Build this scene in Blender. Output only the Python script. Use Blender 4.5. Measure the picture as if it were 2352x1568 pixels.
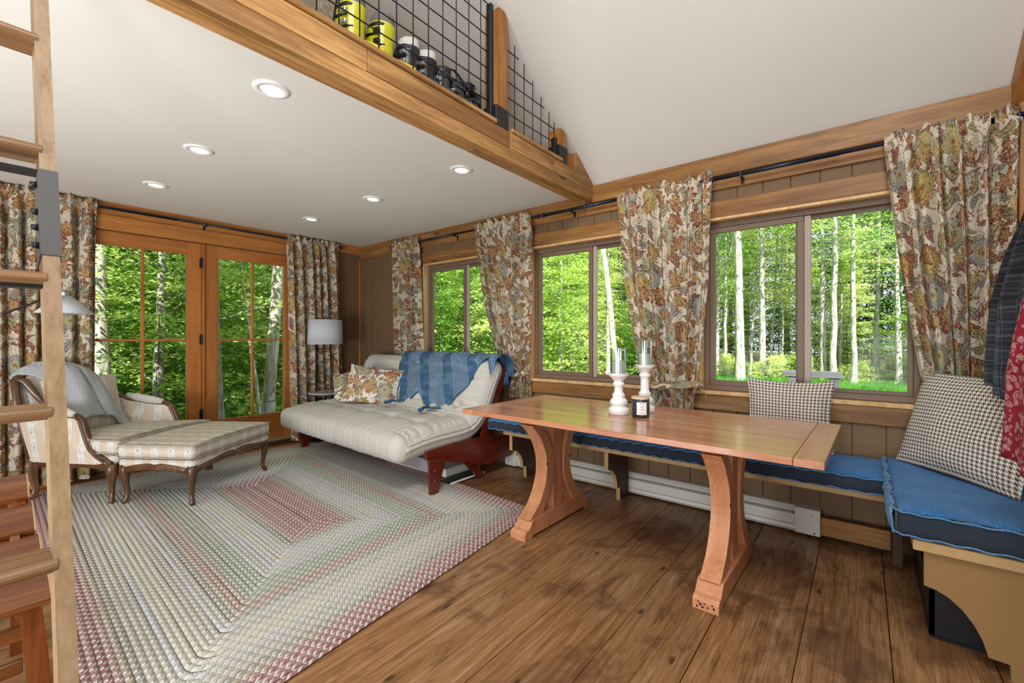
import bpy, bmesh, math, random
import numpy as np
from mathutils import Vector, Matrix

sc = bpy.context.scene
for o in list(bpy.data.objects):
    bpy.data.objects.remove(o)
COL = sc.collection
R = math.radians
D = 3.25            # inner face of the window wall (x)
L = 5.13            # inner face of the door wall (y)
YF = -0.62          # inner face of the wall behind the camera (y)

# ------------------------------------------------------------------ camera
cam = bpy.data.objects.new('camera', bpy.data.cameras.new('camera'))
COL.objects.link(cam)
cam.data.sensor_width = 36.0
cam.data.lens = 36.0 * 1008.6 / 2352.0
cam.data.shift_y = -9.0 / 2352.0
cam.data.clip_start = 0.02
cam.data.clip_end = 300
cam.location = (0, 0, 1.2)
cam.rotation_euler = (R(90), 0, R(-51.40))
sc.camera = cam

# ------------------------------------------------------------------ world, sun, fill lights, exposure
w = bpy.data.worlds.new('world'); sc.world = w
w.use_nodes = True
nt = w.node_tree
bg = nt.nodes['Background']
bg.inputs[0].default_value = (0.80, 0.90, 1.0, 1)
bg.inputs[1].default_value = 1.9

def light(name, kind, loc, rot, energy, color=(1, 1, 1), size=None, sizey=None):
    d = bpy.data.lights.new(name, kind)
    d.energy = energy; d.color = color
    if kind == 'AREA':
        d.shape = 'RECTANGLE'; d.size = size; d.size_y = sizey or size
    o = bpy.data.objects.new(name, d); COL.objects.link(o)
    o.location = loc; o.rotation_euler = rot
    return o

def aim(src, dst):
    return (Vector(dst) - Vector(src)).to_track_quat('-Z', 'Y').to_euler()

SUN_DIR = Vector((0.52, 0.48, -0.71))
sun = light('sun', 'SUN', (0, 0, 20), SUN_DIR.to_track_quat('-Z', 'Y').to_euler(), 6.0, (1.0, 0.96, 0.88))
sun.data.energy = 14.0
sun.data.angle = R(0.6)
# added fill lights out of view, behind and left of the camera
p = (-0.2, -0.35, 3.75)
light('soft_box', 'AREA', p, aim(p, (1.6, 2.3, 0.6)), 118, (0.96, 0.99, 1.0), 1.8, 1.0)  # high fill light added to brighten the whole room
p = (-1.7, 1.9, 0.30)
light('upward_fill', 'AREA', p, aim(p, (1.0, 3.9, 2.4)), 165, (0.95, 0.985, 1.0), 2.0, 1.6)  # added upward fill for the flat ceiling
p = (-0.9, -0.3, 0.9)
light('upward_fill', 'AREA', p, aim(p, (1.6, 0.9, 3.4)), 46, (0.95, 0.985, 1.0), 0.9, 0.9)  # added upward fill for the sloping ceiling
p = (-2.2, 0.4, 3.2)
light('side_fill', 'AREA', p, aim(p, (1.4, 3.2, 0.5)), 60, (0.97, 0.98, 1.0), 1.4, 1.4)  # added fill from the left, stands for no real source

sc.view_settings.view_transform = 'Standard'
sc.view_settings.look = 'None'
sc.view_settings.exposure = 0.0
sc.view_settings.gamma = 1.0
sc.view_settings.use_curve_mapping = False
cy = sc.cycles
cy.use_denoising = True
cy.use_adaptive_sampling = True
cy.adaptive_threshold = 0.03
cy.max_bounces = 6
cy.diffuse_bounces = 4
cy.glossy_bounces = 2
cy.transmission_bounces = 4
cy.transparent_max_bounces = 8
cy.sample_clamp_indirect = 6.0
cy.caustics_reflective = False
cy.caustics_refractive = False

# ------------------------------------------------------------------ object helpers
def tag(o, label=None, cat=None, group=None, kind=None):
    if label: o['label'] = label
    if cat: o['category'] = cat
    if group: o['group'] = group
    if kind: o['kind'] = kind
    return o

def thing(name, loc=(0, 0, 0), label=None, cat=None, group=None, kind=None, rotz=0.0):
    o = bpy.data.objects.new(name, None)
    COL.objects.link(o)
    o.empty_display_size = 0.1
    o.location = loc; o.rotation_euler = (0, 0, rotz)
    tag(o, label, cat, group, kind)
    return o

class MB:
    """vertices, faces and (optional) per-corner uv of one mesh"""
    def __init__(s):
        s.v = []; s.f = []; s.uv = []
    def add(s, vs, fs, uvs=None):
        n = len(s.v)
        s.v += [tuple(a) for a in vs]
        s.f += [tuple(i + n for i in f) for f in fs]
        if uvs is None: s.uv += [None] * len(fs)
        else: s.uv += uvs
        return s
    def box(s, x0, x1, y0, y1, z0, z1, b=0.0):
        if x0 > x1: x0, x1 = x1, x0
        if y0 > y1: y0, y1 = y1, y0
        if z0 > z1: z0, z1 = z1, z0
        b = min(b, (x1 - x0) * .45, (y1 - y0) * .45, (z1 - z0) * .45)
        if b <= 0:
            vs = [(x, y, z) for x in (x0, x1) for y in (y0, y1) for z in (z0, z1)]
            fs = [(0, 1, 3, 2), (4, 6, 7, 5), (0, 4, 5, 1), (2, 3, 7, 6), (0, 2, 6, 4), (1, 5, 7, 3)]
            return s.add(vs, fs)
        vs = []; idx = {}
        for i, x in enumerate((x0, x1)):
            for j, y in enumerate((y0, y1)):
                for k, z in enumerate((z0, z1)):
                    sx, sy, sz = (b, -b)[i], (b, -b)[j], (b, -b)[k]
                    idx[i, j, k, 0] = len(vs); vs.append((x, y + sy, z + sz))
                    idx[i, j, k, 1] = len(vs); vs.append((x + sx, y, z + sz))
                    idx[i, j, k, 2] = len(vs); vs.append((x + sx, y + sy, z))
        fs = []
        for i in (0, 1):
            f = [idx[i, 0, 0, 0], idx[i, 1, 0, 0], idx[i, 1, 1, 0], idx[i, 0, 1, 0]]
            fs.append(f[::-1] if i == 0 else f)
            f = [idx[0, i, 0, 1], idx[1, i, 0, 1], idx[1, i, 1, 1], idx[0, i, 1, 1]]
            fs.append(f if i == 0 else f[::-1])
            f = [idx[0, 0, i, 2], idx[1, 0, i, 2], idx[1, 1, i, 2], idx[0, 1, i, 2]]
            fs.append(f[::-1] if i == 0 else f)
        for a in (0, 1):
            for c in (0, 1):
                fs.append([idx[a, c, 0, 0], idx[a, c, 1, 0], idx[a, c, 1, 1], idx[a, c, 0, 1]])
                fs.append([idx[a, 0, c, 0], idx[a, 1, c, 0], idx[a, 1, c, 2], idx[a, 0, c, 2]])
                fs.append([idx[0, a, c, 1], idx[1, a, c, 1], idx[1, a, c, 2], idx[0, a, c, 2]])
        for i in (0, 1):
            for j in (0, 1):
                for k in (0, 1):
                    fs.append([idx[i, j, k, 0], idx[i, j, k, 1], idx[i, j, k, 2]])
        return s.add(vs, fs)
    def prism(s, pts, axis, a, b):
        """outline pts in the plane across axis ('x': (y,z), 'y': (x,z), 'z': (x,y)), from a to b"""
        n = len(pts)
        def P(q, t):
            return {'x': (t, q[0], q[1]), 'y': (q[0], t, q[1]), 'z': (q[0], q[1], t)}[axis]
        vs = [P(q, a) for q in pts] + [P(q, b) for q in pts]
        fs = [tuple(range(n))[::-1], tuple(range(n, 2 * n))]
        fs += [(i, (i + 1) % n, n + (i + 1) % n, n + i) for i in range(n)]
        return s.add(vs, fs)
    def lathe(s, prof, c=(0, 0, 0), n=24, cap=True):
        vs = []; fs = []
        for r, z in prof:
            for i in range(n):
                a = 2 * math.pi * i / n
                vs.append((c[0] + r * math.cos(a), c[1] + r * math.sin(a), c[2] + z))
        for k in range(len(prof) - 1):
            for i in range(n):
                j = (i + 1) % n
                fs.append((k * n + i, k * n + j, (k + 1) * n + j, (k + 1) * n + i))
        if cap:
            fs.append(tuple(range(n))[::-1]); m = (len(prof) - 1) * n
            fs.append(tuple(range(m, m + n)))
        return s.add(vs, fs)
    def tube(s, pts, rad, n=8, closed=False, flat=1.0):
        pts = [Vector(p) for p in pts]
        m = len(pts)
        if not hasattr(rad, '__len__'): rad = [rad] * m
        vs = []; fs = []
        up = Vector((0, 0, 1)); prev = None
        for k, p in enumerate(pts):
            if closed: t = pts[(k + 1) % m] - pts[k - 1]
            else: t = pts[min(k + 1, m - 1)] - pts[max(k - 1, 0)]
            t.normalize()
            if prev is None:
                a = t.cross(up)
                if a.length < 1e-3: a = t.cross(Vector((1, 0, 0)))
            else:
                a = prev - t * prev.dot(t)
            a.normalize(); b = t.cross(a); prev = a
            for i in range(n):
                q = 2 * math.pi * i / n
                vs.append(p + a * (rad[k] * math.cos(q)) + b * (rad[k] * flat * math.sin(q)))
        K = m if closed else m - 1
        for k in range(K):
            k2 = (k + 1) % m
            for i in range(n):
                j = (i + 1) % n
                fs.append((k * n + i, k * n + j, k2 * n + j, k2 * n + i))
        if not closed:
            fs.append(tuple(range(n))[::-1]); fs.append(tuple(range((m - 1) * n, m * n)))
        return s.add(vs, fs)
    def rod(s, a, b, r, n=8):
        return s.tube([a, b], r, n)
    def grid(s, nu, nv, fn, uvfn=None, closed_u=False):
        """fn(i,j)->xyz, i in 0..nu, j in 0..nv"""
        vs = []; W = nu if closed_u else nu + 1
        for j in range(nv + 1):
            for i in range(W):
                vs.append(fn(i, j))
        fs = []; uvs = []
        for j in range(nv):
            for i in range(nu):
                i2 = (i + 1) % W if closed_u else i + 1
                fs.append((j * W + i, j * W + i2, (j + 1) * W + i2, (j + 1) * W + i))
                if uvfn: uvs.append([uvfn(i, j), uvfn(i + 1, j), uvfn(i + 1, j + 1), uvfn(i, j + 1)])
        return s.add(vs, fs, uvs if uvfn else None)

def obj(name, mb, mat, parent=None, smooth=False, local=False, recalc=True, weld=False, solid=0.0, angle=None):
    me = bpy.data.meshes.new(name)
    me.from_pydata(mb.v, [], mb.f)
    if any(u is not None for u in mb.uv):
        ul = me.uv_layers.new(name='UVMap')
        li = 0
        for f, u in zip(mb.f, mb.uv):
            for k in range(len(f)):
                ul.data[li].uv = u[k] if u else (0, 0)
                li += 1
    if recalc or weld:
        bm = bmesh.new(); bm.from_mesh(me)
        if weld: bmesh.ops.remove_doubles(bm, verts=bm.verts, dist=1e-5)
        if recalc: bmesh.ops.recalc_face_normals(bm, faces=bm.faces)
        bm.to_mesh(me); bm.free()
    if mat: me.materials.append(mat)
    if smooth:
        me.polygons.foreach_set('use_smooth', [True] * len(me.polygons))
    me.update()
    if smooth and angle:
        try: me.set_sharp_from_angle(angle=R(angle))
        except Exception: pass
    o = bpy.data.objects.new(name, me)
    COL.objects.link(o)
    if parent:
        o.parent = parent
        if not local:
            o.matrix_parent_inverse = (Matrix.Translation(parent.location) @ parent.rotation_euler.to_matrix().to_4x4()).inverted() if parent.parent is None else (parent_world(parent)).inverted()
    if solid:
        md = o.modifiers.new('thickness', 'SOLIDIFY'); md.thickness = solid; md.offset = 0
    return o

def parent_world(o):
    m = Matrix.Translation(o.location) @ o.rotation_euler.to_matrix().to_4x4()
    if o.parent: m = parent_world(o.parent) @ o.matrix_parent_inverse @ m
    return m

def clone(o, parent=None):
    c = o.copy(); COL.objects.link(c)
    if parent is not None: c.parent = parent
    for ch in list(o.children):
        clone(ch, c)
    return c

# ------------------------------------------------------------------ material helpers
class NT:
    def __init__(s, name, rough=0.6, spec=0.3):
        s.m = bpy.data.materials.new(name); s.m.use_nodes = True
        s.t = s.m.node_tree; s.b = s.t.nodes['Principled BSDF']
        s.b.inputs['Roughness'].default_value = rough
        s.b.inputs['Specular IOR Level'].default_value = spec
    def n(s, typ, **kw):
        x = s.t.nodes.new(typ)
        for k, v in kw.items(): setattr(x, k, v)
        return x
    def set(s, sock, v):
        if hasattr(v, 'is_output') or isinstance(v, bpy.types.NodeSocket): s.t.links.new(v, sock)
        else:
            if isinstance(v, (int, float)) and hasattr(sock.default_value, '__len__'):
                v = (v,) * len(sock.default_value)
            if hasattr(v, '__len__') and hasattr(sock.default_value, '__len__') and len(sock.default_value) == 4 and len(v) == 3: v = tuple(v) + (1,)
            sock.default_value = v
    def math(s, op, a, b=0.0, c=None, clamp=False):
        x = s.n('ShaderNodeMath', operation=op, use_clamp=clamp)
        s.set(x.inputs[0], a); s.set(x.inputs[1], b)
        if c is not None: s.set(x.inputs[2], c)
        return x.outputs[0]
    def vm(s, op, a, b=(0, 0, 0), scale=None):
        x = s.n('ShaderNodeVectorMath', operation=op)
        s.set(x.inputs[0], a)
        if op == 'SCALE': s.set(x.inputs['Scale'], scale)
        else: s.set(x.inputs[1], b)
        return x.outputs['Value'] if op in ('LENGTH', 'DOT_PRODUCT', 'DISTANCE') else x.outputs[0]
    def coord(s, which='Object'): return s.n('ShaderNodeTexCoord').outputs[which]
    def rand(s): return s.n('ShaderNodeObjectInfo').outputs['Random']
    def mapv(s, v, scale=(1, 1, 1), loc=(0, 0, 0), rot=(0, 0, 0)):
        x = s.n('ShaderNodeMapping'); s.set(x.inputs[0], v)
        s.set(x.inputs['Scale'], scale); s.set(x.inputs['Location'], loc); s.set(x.inputs['Rotation'], rot)
        return x.outputs[0]
    def noise(s, v, scale=5, detail=3, rough=0.5, dist=0.0, out=0, dims='3D'):
        x = s.n('ShaderNodeTexNoise', noise_dimensions=dims)
        if v is not None: s.set(x.inputs['Vector'], v)
        s.set(x.inputs['Scale'], scale); s.set(x.inputs['Detail'], detail); s.set(x.inputs['Roughness'], rough); s.set(x.inputs['Distortion'], dist)
        return x.outputs[out]
    def voro(s, v, scale=5, feature='F1', dims='2D', rnd=1.0):
        x = s.n('ShaderNodeTexVoronoi', voronoi_dimensions=dims, feature=feature)
        s.set(x.inputs['Vector'], v); s.set(x.inputs['Scale'], scale); s.set(x.inputs['Randomness'], rnd)
        return x
    def ramp(s, f, stops, interp='LINEAR'):
        x = s.n('ShaderNodeValToRGB'); x.color_ramp.interpolation = interp
        e = x.color_ramp.elements
        while len(e) < len(stops): e.new(0.5)
        for k, (p, c) in enumerate(stops):
            e[k].position = p; e[k].color = tuple(c) + (1,) if len(c) == 3 else c
        s.set(x.inputs[0], f)
        return x.outputs[0]
    def mix(s, f, a, b, blend='MIX'):
        x = s.n('ShaderNodeMix', data_type='RGBA', blend_type=blend)
        s.set(x.inputs[0], f); s.set(x.inputs[6], a); s.set(x.inputs[7], b)
        return x.outputs[2]
    def sep(s, v):
        x = s.n('ShaderNodeSeparateXYZ'); s.set(x.inputs[0], v); return x.outputs
    def comb(s, a, b, c=0.0):
        x = s.n('ShaderNodeCombineXYZ'); s.set(x.inputs[0], a); s.set(x.inputs[1], b); s.set(x.inputs[2], c); return x.outputs[0]
    def mr(s, v, a, b, c=0.0, d=1.0, smooth=True):
        x = s.n('ShaderNodeMapRange', interpolation_type='SMOOTHSTEP' if smooth else 'LINEAR')
        s.set(x.inputs[0], v); s.set(x.inputs[1], a); s.set(x.inputs[2], b); s.set(x.inputs[3], c); s.set(x.inputs[4], d)
        return x.outputs[0]
    def color(s, c): s.set(s.b.inputs['Base Color'], c); return s
    def bump(s, h, strength=0.3, dist=0.002):
        x = s.n('ShaderNodeBump'); s.set(x.inputs['Height'], h)
        x.inputs['Strength'].default_value = strength; x.inputs['Distance'].default_value = dist
        s.t.links.new(x.outputs[0], s.b.inputs['Normal']); return s
    def translucent(s, col, fac=0.25):
        out = s.t.nodes['Material Output']
        tr = s.n('ShaderNodeBsdfTranslucent'); s.set(tr.inputs[0], col)
        mx = s.n('ShaderNodeMixShader'); mx.inputs[0].default_value = fac
        s.t.links.new(s.b.outputs[0], mx.inputs[1]); s.t.links.new(tr.outputs[0], mx.inputs[2])
        s.t.links.new(mx.outputs[0], out.inputs[0]); return s

def srgb(h):
    h = h.lstrip('#'); c = [int(h[i:i + 2], 16) / 255 for i in (0, 2, 4)]
    return tuple(x / 12.92 if x <= 0.04045 else ((x + 0.055) / 1.055) ** 2.4 for x in c)

def plain(name, hexc, rough=0.6, spec=0.3, metal=0.0, noise=0.0, nscale=30):
    s = NT(name, rough, spec); s.b.inputs['Metallic'].default_value = metal
    c = srgb(hexc)
    if noise:
        f = s.noise(s.coord(), nscale, 3)
        s.color(s.mix(f, tuple(x * (1 - noise) for x in c), tuple(min(1, x * (1 + noise)) for x in c)))
        s.bump(f, 0.15, 0.001)
    else: s.color(c)
    return s.m

def wood(name, light_, mid, dark, axis='x', rough=0.5, grain=1.0, stain=0.35, knots=0.5, spec=0.35, per=1.0, coat=0.0, bump=0.25):
    s = NT(name, rough, spec)
    st = {'x': (0.9, 14, 14), 'y': (14, 0.9, 14), 'z': (14, 14, 0.9)}[axis]
    v = s.coord()
    off = s.vm('SCALE', s.comb(17.3, 9.1, 5.7), scale=s.math('MULTIPLY', s.rand(), per * 3.0))
    v = s.vm('ADD', v, off)
    mv = s.mapv(v, tuple(a * grain for a in st))
    f1 = s.noise(mv, 1.6, 6, 0.62, 0.6)
    f2 = s.noise(s.mapv(v, tuple(a * grain * 4 for a in st)), 2.0, 3, 0.6)
    st2 = tuple(0.35 + a * 0.11 for a in st)
    f3 = s.noise(s.mapv(v, st2), 2.2, 3, 0.55, 0.4)
    f = s.math('ADD', s.math('MULTIPLY', f1, 0.7), s.math('MULTIPLY', f2, 0.3))
    col = s.ramp(f, [(0.30, srgb(dark)), (0.48, srgb(mid)), (0.66, srgb(light_))])
    col = s.mix(s.mr(f3, 0.42, 0.68, 0, stain), col, srgb(dark))
    if knots:
        kv = {'x': (1.1, 4.2, 4.2), 'y': (4.2, 1.1, 4.2), 'z': (4.2, 4.2, 1.1)}[axis]
        vo = s.voro(s.mapv(v, kv), 1.3, 'F1', '3D')
        k = s.mr(vo.outputs['Distance'], 0.03, 0.11, knots, 0.0)
        col = s.mix(k, col, tuple(a * 0.35 for a in srgb(dark)))
    br = s.math('ADD', 0.88, s.math('MULTIPLY', s.rand(), 0.24))
    col = s.mix(1.0, col, s.comb(br, br, br), 'MULTIPLY')
    s.color(col); s.bump(f, bump, 0.0015)
    if coat:
        s.b.inputs['Coat Weight'].default_value = coat; s.b.inputs['Coat Roughness'].default_value = 0.12
    return s.m

# ------------------------------------------------------------------ materials
M_cedar = wood('trim_wood', '#ad7f49', '#8d6235', '#603d20', 'y', 0.45, 1.0, 0.45, 0.8, per=1)
M_cedar_x = wood('trim_wood_x', '#c58648', '#b07338', '#8a5427', 'x', 0.45, 1.0, 0.3, 0.7)
M_cedar_z = wood('trim_wood_z', '#bd8048', '#a9703a', '#86542a', 'z', 0.45, 1.0, 0.3, 0.5)
M_beam = wood('beam_wood', '#cda268', '#a97c48', '#6f4724', 'x', 0.5, 1.1, 0.75, 1.0, bump=0.4)
M_post = wood('post_wood', '#bb8140', '#96602b', '#6a3f1b', 'z', 0.5, 1.2, 0.3, 0.8)
M_door = wood('door_wood_z', '#bf7f42', '#ad6c34', '#94572a', 'z', 0.4, 0.8, 0.25, 0.0, bump=0.12)
M_door_x = wood('door_wood_x', '#bf7f42', '#ad6c34', '#94572a', 'x', 0.4, 0.8, 0.25, 0.0, bump=0.12)
M_jamb = wood('jamb_wood', '#e3c190', '#d3a873', '#b98a55', 'z', 0.5, 0.8, 0.2, 0.2)
M_table = wood('table_wood', '#cf9a78', '#bb7f5d', '#985c40', 'y', 0.24, 0.6, 0.3, 0.35, spec=0.5, bump=0.08, coat=0.35)
M_table_x = wood('table_wood_x', '#d09c7a', '#bd8260', '#9b6044', 'x', 0.3, 0.6, 0.3, 0.2, spec=0.5, bump=0.08, coat=0.2)
M_trestle = wood('trestle_wood', '#d89f78', '#c88a62', '#a96d49', 'z', 0.42, 0.7, 0.3, 0.35, bump=0.15)
M_ladder = wood('ladder_oak', '#9c8265', '#8b7154', '#71583e', 'z', 0.5, 1.6, 0.15, 0.0)
M_rung = wood('rung_oak', '#94714f', '#7e5d3e', '#63472e', 'x', 0.42, 1.6, 0.15, 0.0)
M_stool = wood('varnished_wood', '#84502a', '#6a3a1c', '#432211', 'x', 0.25, 0.8, 0.3, 0.3, spec=0.5, coat=0.3)
M_stool_z = wood('varnished_wood_z', '#8a5028', '#733b1b', '#4c2612', 'z', 0.25, 0.8, 0.3, 0.3, spec=0.5, coat=0.4)
M_mahog = wood('mahogany', '#7d2f1c', '#5e1d12', '#36100b', 'x', 0.28, 0.7, 0.3, 0.0, spec=0.5, coat=0.4, bump=0.08)
M_walnut = wood('carved_walnut', '#7a563b', '#573824', '#33200f', 'z', 0.35, 1.4, 0.3, 0.0, spec=0.5, coat=0.25)
M_mdf = plain('bench_board', '#937249', 0.7, 0.2, noise=0.12, nscale=120)
M_mdf_edge = plain('bench_board_edge', '#b49468', 0.7, 0.2, noise=0.1)
M_benchleg = plain('bench_leg_brown', '#4d3626', 0.55, 0.3, noise=0.1)

# floor planks: wide worn stained pine
def floor_mat():
    s = NT('floor_planks', 0.32, 0.35)
    v = s.coord()
    off = s.vm('SCALE', s.comb(13.1, 7.7, 3.3), scale=s.math('MULTIPLY', s.rand(), 4.0))
    v2 = s.vm('ADD', v, off)
    f1 = s.noise(s.mapv(v2, (1.0, 16, 4)), 2.0, 7, 0.65, 0.8)
    f2 = s.noise(s.mapv(v2, (3.0, 70, 10)), 2.0, 3, 0.6)
    f3 = s.noise(v, 2.6, 4, 0.6, 0.8)
    f4 = s.noise(s.mapv(v2, (1.4, 4, 2)), 2.4, 5, 0.6, 1.2)
    f = s.math('ADD', s.math('MULTIPLY', f1, 0.6), s.math('MULTIPLY', f2, 0.4))
    c = s.ramp(f, [(0.30, srgb('#5f3f27')), (0.46, srgb('#8f6640')), (0.60, srgb('#ab825c')), (0.74, srgb('#c19d7b'))])
    c = s.mix(s.mr(f3, 0.50, 0.64, 0.0, 0.6), c, srgb('#5b3720'))
    c = s.mix(s.mr(f4, 0.52, 0.70, 0.0, 0.5), c, srgb('#3f2415'))
    w_ = s.noise(s.mapv(v2, (2, 9, 2)), 6.0, 4, 0.7, 1.5)
    c = s.mix(s.mr(w_, 0.62, 0.72, 0.0, 0.4), c, srgb('#c3a386'))
    vo = s.voro(s.mapv(v2, (1.3, 3.2, 1)), 1.1)
    c = s.mix(s.mr(vo.outputs['Distance'], 0.015, 0.05, 0.75, 0.0), c, srgb('#2b160c'))
    br = s.math('ADD', 0.85, s.math('MULTIPLY', s.rand(), 0.25))
    c = s.mix(1.0, c, s.comb(br, br, br), 'MULTIPLY')
    s.color(c); s.bump(f, 0.25, 0.002)
    s.set(s.b.inputs['Roughness'], s.mr(f3, 0.3, 0.7, 0.32, 0.52))
    return s.m
M_floor = floor_mat()
M_oak = wood('oak_strip', '#cf9c58', '#b8813f', '#936028', 'x', 0.35, 1.3, 0.2, 0.0)
M_dark = plain('dark_gap', '#1a110b', 0.9, 0.1)

def wall_mat():
    s = NT('brown_wall_paint', 0.62, 0.25)
    f = s.noise(s.coord(), 9, 3)
    s.color(s.mix(f, srgb('#6e563f'), srgb('#7d6349'))); s.bump(s.noise(s.mapv(s.coord(), (30, 30, 4)), 3, 3), 0.1, 0.001)
    return s.m
M_wall = wall_mat()
def plaster():
    s = NT('cream_ceiling', 0.85, 0.1)
    f = s.noise(s.coord(), 2.2, 3)
    s.color(s.mix(f, srgb('#dfddd7'), srgb('#e6e4de'))); s.bump(s.noise(s.coord(), 160, 2), 0.05, 0.0008)
    return s.m
M_ceil = plaster()
M_winframe = plain('brown_window_frame', '#75604f', 0.45, 0.4)
M_white = plain('white_paint', '#efeeea', 0.5, 0.3)
M_heater = plain('heater_enamel', '#d9d6cb', 0.4, 0.4)
M_heater_fin = plain('heater_fins', '#8d8b80', 0.5, 0.4, noise=0.2, nscale=200)
M_black = plain('black_metal', '#17171a', 0.45, 0.4)
M_blackm = plain('black_textured_metal', '#4b4a49', 0.55, 0.35, noise=0.18, nscale=260)
M_rodm = plain('curtain_rod_metal', '#232c38', 0.3, 0.5, metal=0.5)
M_chrome = plain('brushed_nickel', '#b5b2ad', 0.3, 0.5, metal=0.9)
M_ceramic = plain('white_ceramic', '#eceae8', 0.35, 0.4)
M_wax = plain('candle_wax', '#e3e2dc', 0.5, 0.4)
M_jar = plain('charcoal_jar', '#2c3138', 0.35, 0.5)
M_lid = wood('pale_lid', '#e2cfae', '#d8c19c', '#c4aa83', 'x', 0.5, 3.0, 0.1, 0.0)
M_shade = NT('lamp_shade', 0.8, 0.1)
M_shade.color(srgb('#e9eef4')).translucent((0.8, 0.85, 0.9), 0.35); M_shade = M_shade.m
M_stone = plain('grey_table_top', '#a7a49d', 0.5, 0.3, noise=0.15)
def lit(name, col, strength):
    s = NT(name); s.color(col); s.set(s.b.inputs['Emission Color'], col); s.b.inputs['Emission Strength'].default_value = strength
    return s.m
M_led = lit('downlight_lens', (1, 0.98, 0.95), 1.15)

def glass_mat():
    s = NT('window_glass'); t = s.t
    out = t.nodes['Material Output']
    tr = s.n('ShaderNodeBsdfTransparent'); tr.inputs[0].default_value = (0.94, 0.97, 0.96, 1)
    gl = s.n('ShaderNodeBsdfGlossy'); gl.inputs['Roughness'].default_value = 0.02; gl.inputs[0].default_value = (.5, .5, .5, 1)
    lw = s.n('ShaderNodeLayerWeight'); lw.inputs[0].default_value = 0.5
    fc = s.math('ADD', 0.005, s.math('MULTIPLY', s.math('POWER', lw.outputs['Facing'], 4.0), 0.5))
    mx = s.n('ShaderNodeMixShader')
    t.links.new(fc, mx.inputs[0]); t.links.new(tr.outputs[0], mx.inputs[1]); t.links.new(gl.outputs[0], mx.inputs[2])
    t.links.new(mx.outputs[0], out.inputs[0])
    return s.m
M_glass = glass_mat()
def hurricane():
    s = NT('hurricane_glass'); t = s.t
    out = t.nodes['Material Output']
    tr = s.n('ShaderNodeBsdfTransparent'); tr.inputs[0].default_value = (0.93, 0.96, 0.95, 1)
    gl = s.n('ShaderNodeBsdfGlossy'); gl.inputs['Roughness'].default_value = 0.08; gl.inputs[0].default_value = (0.95, 1, 0.98, 1)
    lw = s.n('ShaderNodeLayerWeight'); lw.inputs[0].default_value = 0.35
    mx = s.n('ShaderNodeMixShader')
    s.set(mx.inputs[0], s.mr(lw.outputs['Facing'], 0.0, 1.0, 0.10, 0.65))
    t.links.new(tr.outputs[0], mx.inputs[1]); t.links.new(gl.outputs[0], mx.inputs[2])
    t.links.new(mx.outputs[0], out.inputs[0])
    return s.m
M_hglass = hurricane()

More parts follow.
